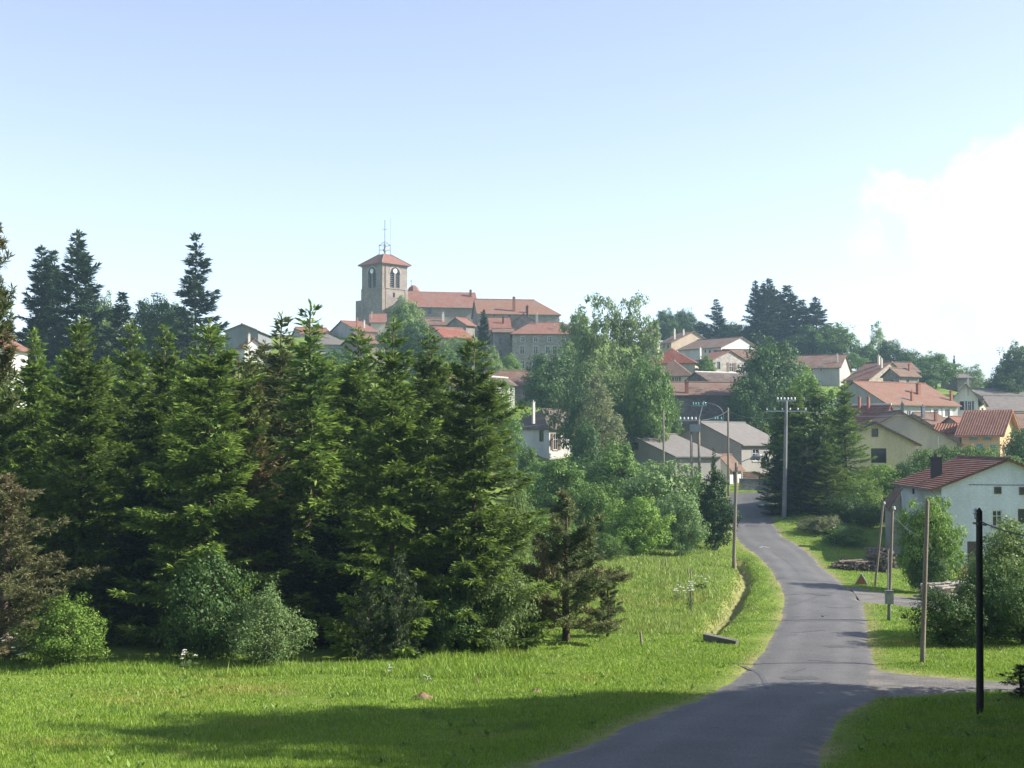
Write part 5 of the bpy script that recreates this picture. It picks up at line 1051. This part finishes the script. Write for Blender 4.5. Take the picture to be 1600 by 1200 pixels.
# ------------------------------------------------------------------ small things
def small():
    rs = random.Random(5)
    # log piles
    def logs(label, px, py, d, w, dp, h, rad, n, mat, lying=True):
        b = pt(px, py, d); b.z = gz(b.x, b.y); root = empty('log_pile', b, .15, label, 'log pile', 'cut wood'); m = MB()
        for i in range(n):
            lv = rs.random(); x = rs.uniform(-w / 2, w / 2) * (1 - .45 * lv); z = rad + lv * (h - rad) ; y = rs.uniform(-.3, .3) * dp
            L = dp * rs.uniform(.35, .6); r = rad * rs.uniform(.6, 1.2); az = rs.uniform(-.35, .35) + (math.pi / 2 if not lying and rs.random() < .7 else 0)
            dx, dy = math.sin(az) * L, math.cos(az) * L; m.tube([(x - dx, y - dy, z + rs.uniform(-.1, .1)), (x + dx, y + dy, z + rs.uniform(-.1, .1))], r, 6)
        o = m.build('logs', mat, root); o['kind'] = 'stuff'
    M_LOG = two_tone('cut_logs', (.13, .105, .085), (.25, .205, .17), 3, .9, .1); M_LOGL = two_tone('split_firewood', (.34, .29, .25), (.48, .43, .38), 4, .9, .1)
    logs('stacked grey logs in front of the lean-to', 1374, 867, 101, 1.7, 2.2, 1.7, .13, 90, M_LOG); logs('low tangle of cut branches left of the stacked logs', 1334, 868, 100, 2.8, 1.7, .75, .08, 110, M_LOG, False)
    logs('heap of split firewood behind the tall thin pole', 1465, 922, 78, 1.5, 1.3, .95, .08, 110, M_LOGL, False); logs('small firewood heap near the house door', 1502, 912, 80, 1.2, 1.2, 1.0, .08, 90, M_LOGL, False)
    logs('pale planks and wood by the white house door', 1512, 893, 98, 1.2, .8, .9, .08, 40, two_tone('fresh_wood', (.62, .42, .24), (.5, .33, .19), 3), False)
    # folded triangular warning sign seen from behind
    b = hit(1346, 914); root = empty('warning_sign', b, R(-28), 'small orange-backed triangular sign standing on the verge', 'sign')
    m = MB(); t = .03; A, B_, C = (-.40, 0, .06), (.40, 0, .06), (0, 0, .74)
    for y in (-t, t): m.face(*[(p[0], y, p[2]) for p in ((A, B_, C) if y < 0 else (C, B_, A))])
    for p, q in ((A, B_), (B_, C), (C, A)): m.face((p[0], -t, p[2]), (p[0], t, p[2]), (q[0], t, q[2]), (q[0], -t, q[2]))
    m.build('panel', flat('orange_sheet', (.42, .19, .06), .6), root); e = MB().tube([(.42, -.01, .05), (.02, -.01, .76)], .035, 5); e.tube([(-.42, -.01, .05), (-.02, -.01, .76)], .02, 5); e.build('edge_trim', M_WHITE, root)
    for x in (-.3, .3): MB().tube([(x, 0, -.1), (x, .1, .12)], .02, 5).build('foot', M_STEEL, root)
    # culvert head
    p0, p1 = hit(1101, 1003), hit(1152, 1006); c = (p0 + p1) / 2; dv = p1 - p0; root = empty('culvert_headwall', c, math.atan2(dv.y, dv.x), 'low grey concrete slab at end of the roadside ditch', 'culvert')
    L = dv.length / 2; m = MB(); m.face((-L, -.2, -.4), (L, -.2, -.4), (L, -.2, .16), (-L, -.2, .36)); m.face((-L, .2, .36), (L, .2, .16), (L, .2, -.4), (-L, .2, -.4)); m.face((-L, -.2, .36), (L, -.2, .16), (L, .2, .16), (-L, .2, .36)); m.face((-L, .2, -.4), (-L, -.2, -.4), (-L, -.2, .36), (-L, .2, .36)); m.face((L, -.2, -.4), (L, .2, -.4), (L, .2, .16), (L, -.2, .16)); m.build('slab', two_tone('shaded_concrete', (.17, .165, .155), (.12, .115, .105), 2, .9, .1), root)  # slab concrete darkened to paint in the shade on its face
    # fence posts
    for px, yb, yt, lb in ((1040, 886, 873, 'short wooden fence post at back of the field'), (1079, 907, 893, 'thin fence post above the umbel flowers'), (1079, 957, 926, 'fence post among white umbel flowers'), (1003, 1007, 988, 'leaning fence post right of the lone pine'), (1075, 900, 889, 'weathered fence post beside the thin one')):
        q = hit(px, yb); h = max(.5, ztop(yt, q.y) - q.z); o = MB().tube([(0, 0, -.3), (-.06 if px == 1003 else .02, 0, h), (-.06 if px == 1003 else .02, 0, h + .04)], [.05, .045, .01], 7).build('fence_post', M_WOOD, None, True); o.location = q; tag(o, lb, 'fence post', 'fence posts in the meadow')
    # molehills
    for px, py, s, lb in ((660, 1092, .42, 'brown molehill in the middle of the sunlit grass'), (838, 1082, .3, 'small molehill near the road edge of the grass'), (745, 1066, .25, 'faint molehill below the spruces'), (635, 1021, .35, 'bare earth mound at foot of the small pine')):
        q = hit(px, py); m = MB(); n, k = 14, 6
        ring = [(s * (1 - i / k) + .001, s * .55 * (math.sin(math.pi / 2 * i / k))) for i in range(k + 1)]; m.lathe([(r, z - .05) for r, z in ring], (0, 0, 0), n); r2 = random.Random(px)
        m.v = [(x * r2.uniform(.8, 1.2), y * r2.uniform(.8, 1.2), z * r2.uniform(.75, 1.2)) for x, y, z in m.v]; o = m.build('molehill', M_SOIL, None); o.location = q; tag(o, lb, 'molehill', 'molehills')
    # umbel flowers
    def umbel(px, py, h, n, lb):
        q = hit(px, py); root = empty('umbel_flowers', q, rs.random() * 6, lb, 'flowers', 'white umbel flowers'); st = MB(); fl = MB()
        for i in range(n):
            x, y, hh = rs.uniform(-.45, .45), rs.uniform(-.3, .3), h * rs.uniform(.6, 1.05); st.tube([(x * .4, y * .4, -.05), (x, y, hh)], .008, 4); st.face((x * .6, y * .6, hh * .4), (x * .6 + .12, y * .6 + .05, hh * .55), (x * .6 + .22, y * .6, hh * .45)); st.face((x * .5, y * .5, hh * .3), (x * .5 - .12, y * .5 + .05, hh * .45), (x * .5 - .22, y * .5, hh * .35))
            for j in range(14 if h > .5 else 4): a, r = rs.random() * 6.283, rs.uniform(0, .09); fx, fy, fz = x + r * math.cos(a), y + r * math.sin(a), hh + .02 - r * .3; s = .013; fl.box(fx - s, fx + s, fy - s, fy + s, fz - .012, fz + .012)
        st.build('stems', M_WEED, root); o = fl.build('flower_heads', flat('white_petals', (.80, .80, .74), .7), root); o['kind'] = 'stuff'
    for px, py, h, n, lb in ((14, 1038, 1.1, 12, 'white umbels at far left edge below brown pine'), (34, 1045, .8, 9, 'white umbels left of the bright bush'), (294, 1048, .7, 5, 'few white umbels between bright bush and willow'), (1078, 958, 1.7, 16, 'tall white umbels around the fence post'), (1060, 940, 1.0, 9, 'white umbels left of the fence post'), (1306, 848, 1.5, 9, 'white umbels on the bank right of road'), (612, 1056, .3, 4, 'small white flowers in grass below the small pine'), (662, 1068, .25, 3, 'few white flowers right of the small pine'), (1095, 925, 1.0, 7, 'white umbels beside the ditch')): umbel(px, py, h, n, lb)
    # road-end walls and stacked bricks
    d = 158; p0, p1 = pt(1156, 765, d), pt(1222, 763, d); g = min(gz(p0.x, d), gz(p1.x, d)); o = empty('retaining_wall', (p0.x, d, g), R(3), 'low dark grey retaining wall in front of the block barn', 'wall'); w = p1.x - p0.x; h = ztop(749, d) - g
    MB().box(0, w, 0, .35, -.6, h).build('body', stone((.26, .25, .235)), o); MB().box(-.05, w + .05, -.05, .4, h, h + .12).build('coping', M_CONC, o)
    o = empty('brick_stack', (pt(1161, 748, 161).x, 161, ztop(749, 161)), R(6), 'stack of reddish bricks behind the retaining wall', 'bricks'); m = MB()
    for r_ in range(7):
        for c in range(14): x = c * .16 + (.08 if r_ % 2 else 0); m.box(x, x + .15, rs.uniform(-.02, .02), .3, r_ * .14, r_ * .14 + .125)
    q = m.build('bricks', two_tone('old_bricks', (.46, .30, .20), (.36, .20, .13), 2), o); q['kind'] = 'stuff'; MB().box(.9, 3.1, -.35, -.2, -.1, .08).build('rusty_beam', flat('rust', (.34, .10, .05), .8), o); MB().box(-.1, 3.2, -.3, .7, -1.2, -.002).build('plinth', W_BLOCK, o)
    # swallow low over the road
    c = pt(1285, 963, 60); m = MB()
    body = [(-.10, 0, 0, .004), (-.06, 0, .004, .018), (0, 0, .008, .026), (.05, 0, .01, .022), (.08, 0, .012, .015), (.10, 0, .012, .003)]
    m.tube([(x, y, z) for x, y, z, r in body], [r for *_, r in body], 8)
    for s in (-1, 1):
        m.face((.04, s * .02, .015), (.03, s * .09, .07), (-.01, s * .09, .07), (-.02, s * .02, .012)); m.face((.03, s * .09, .07), (-.05, s * .2, .10), (-.03, s * .15, .08), (-.01, s * .09, .07)); m.face((-.08, s * .006, .004), (-.17, s * .035, .004), (-.10, s * .002, .004))
    o = m.build('bird', flat('dark_feathers', (.03, .032, .045), .6), None, True); o.location = c; o.rotation_euler = (R(18), R(10), R(60)); o.scale = (1.7,) * 3; tag(o, 'small dark swallow flying low over the road', 'bird')
small()

# ------------------------------------------------------------------ grass
def grass():
    rs = np.random.RandomState(8); n = 760000
    u = rs.rand(n); d = 22.5 * (128 / 22.5) ** u; px = rs.uniform(-40, 1640, n); x = (px - 800) / F * d; y = d
    pdist = pave_dist(x, y); z = ground(x, y)
    # under the wood there is none; the field behind the lone pine is tall meadow
    wood = (px < 830) & (d > 49 + np.where(px > 560, (px - 560) / 45., 0))
    house_a = (x > 29) & (d > 99); far = (d > 112) & (px < 1140)
    keep = (pdist > -.02 + .22 * rs.rand(n)) & ~wood & ~house_a & ~far
    dry_soil = seg_dist(x, y, DITCH); keep &= (dry_soil > .28) | (rs.rand(n) < .25)
    x, y, z, d, px, pdist, dit = (a[keep] for a in (x, y, z, d, px, pdist, dry_soil)); n = len(x)
    meadow = (px < 1160) & (d > 60) & (pdist > 2.0); edge = (px < 830) & (d > 45)
    patch = .5 + .5 * np.sin(x * .55 + 2 * np.sin(y * .31)) * np.sin(y * .47 + 1.4 * np.sin(x * .4)); patch2 = .5 + .5 * np.sin(x * 1.9 + np.sin(y * 1.7)) * np.sin(y * 2.1 + np.sin(x * 1.3))
    h = (.045 + .055 * rs.rand(n)) * (.7 + .7 * patch + .35 * patch2); h = np.where(edge, h * 2.2, h); h = np.where(meadow, h + (.05 + .20 * rs.rand(n) * (.3 + patch)) * smooth(2, 5, pdist), h); h *= np.where(rs.rand(n) < .03, 1.4 + .8 * rs.rand(n), 1.0) * (.45 + .55 * smooth(0, 1.2, pdist))
    z = z + bumps(x, y, pdist) - .02 - .85 * np.exp(-(dit / .5) ** 2); w = (.0055 + .004 * rs.rand(n)) * d / 16.
    az = rs.rand(n) * 6.283; ln = h * rs.uniform(.15, .7, n); la = rs.rand(n) * 6.283
    bx, by = np.cos(az) * w, np.sin(az) * w; V = np.empty((n, 3, 3)); V[:, 0] = np.c_[x - bx, y - by, z]; V[:, 1] = np.c_[x + bx, y + by, z]; V[:, 2] = np.c_[x + np.cos(la) * ln, y + np.sin(la) * ln, z + h]
    me = bpy.data.meshes.new('grass'); set_mesh(me, V.reshape(-1, 3), np.arange(3 * n).reshape(-1, 3))
    dry = np.clip((rs.rand(n) < .06 + .22 * smooth(.9, 0, pdist) + .22 * meadow) * rs.rand(n), 0, 1)
    dry = np.maximum(dry, np.where(meadow, .04 + .24 * patch * rs.rand(n), 0))
    for k, v in (('rnd', rs.rand(n)), ('dry', dry)):
        a = me.attributes.new(k, 'FLOAT', 'FACE'); a.data.foreach_set('value', v.astype(np.float32))
    me.materials.append(M_GRASS); o = link('grass', me); tag(o, 'short sunlit meadow grass beside the road', 'grass', kind='stuff')
grass()
def dock_leaves():
    rs = np.random.RandomState(9); n = 300; px = rs.uniform(0, 1600, n); d = 24 * (60 / 24) ** rs.rand(n); x = (px - 800) / F * d; ok = (pave_dist(x, d) > .5) & ~((px < 830) & (d > 47)); x, d = x[ok], d[ok]; n = len(x); k = 9
    c = np.repeat(np.c_[x, d, ground(x, d)], k, 0); az = rs.rand(n * k) * 6.283; el = rs.uniform(.25, 1.1, n * k); dr = np.c_[np.cos(az) * np.cos(el), np.sin(az) * np.cos(el), np.sin(el)]
    ln = rs.uniform(.10, .24, n * k); me = leaf_mesh('broad_weeds', c, dr, np.tile([0, 0, 1.], (n * k, 1)) + rs.randn(n * k, 3) * .2, ln, ln * .34, rs.rand(n * k), np.zeros(n * k), M_LEAF_BRIGHT)
    tag(link('ground_cover', me), 'broad leaved weeds scattered through the grass', 'weeds', kind='stuff')
dock_leaves()

# ------------------------------------------------------------------ haze
def haze():
    m = bpy.data.materials.new('haze_air'); m.use_nodes = True; N = m.node_tree.nodes; L = m.node_tree.links
    N.remove(N['Principled BSDF']); v = N.new('ShaderNodeVolumePrincipled'); v.inputs['Color'].default_value = (.52, .76, 1.0, 1); v.inputs['Density'].default_value = HAZE; v.inputs['Anisotropy'].default_value = .25
    L.new(v.outputs[0], N['Material Output'].inputs['Volume'])
    b = MB().box(-6100, 6100, -1600, 6100, -14, 102); o = b.build('haze', m); tag(o, kind='stuff')
HAZE = .00034
haze()
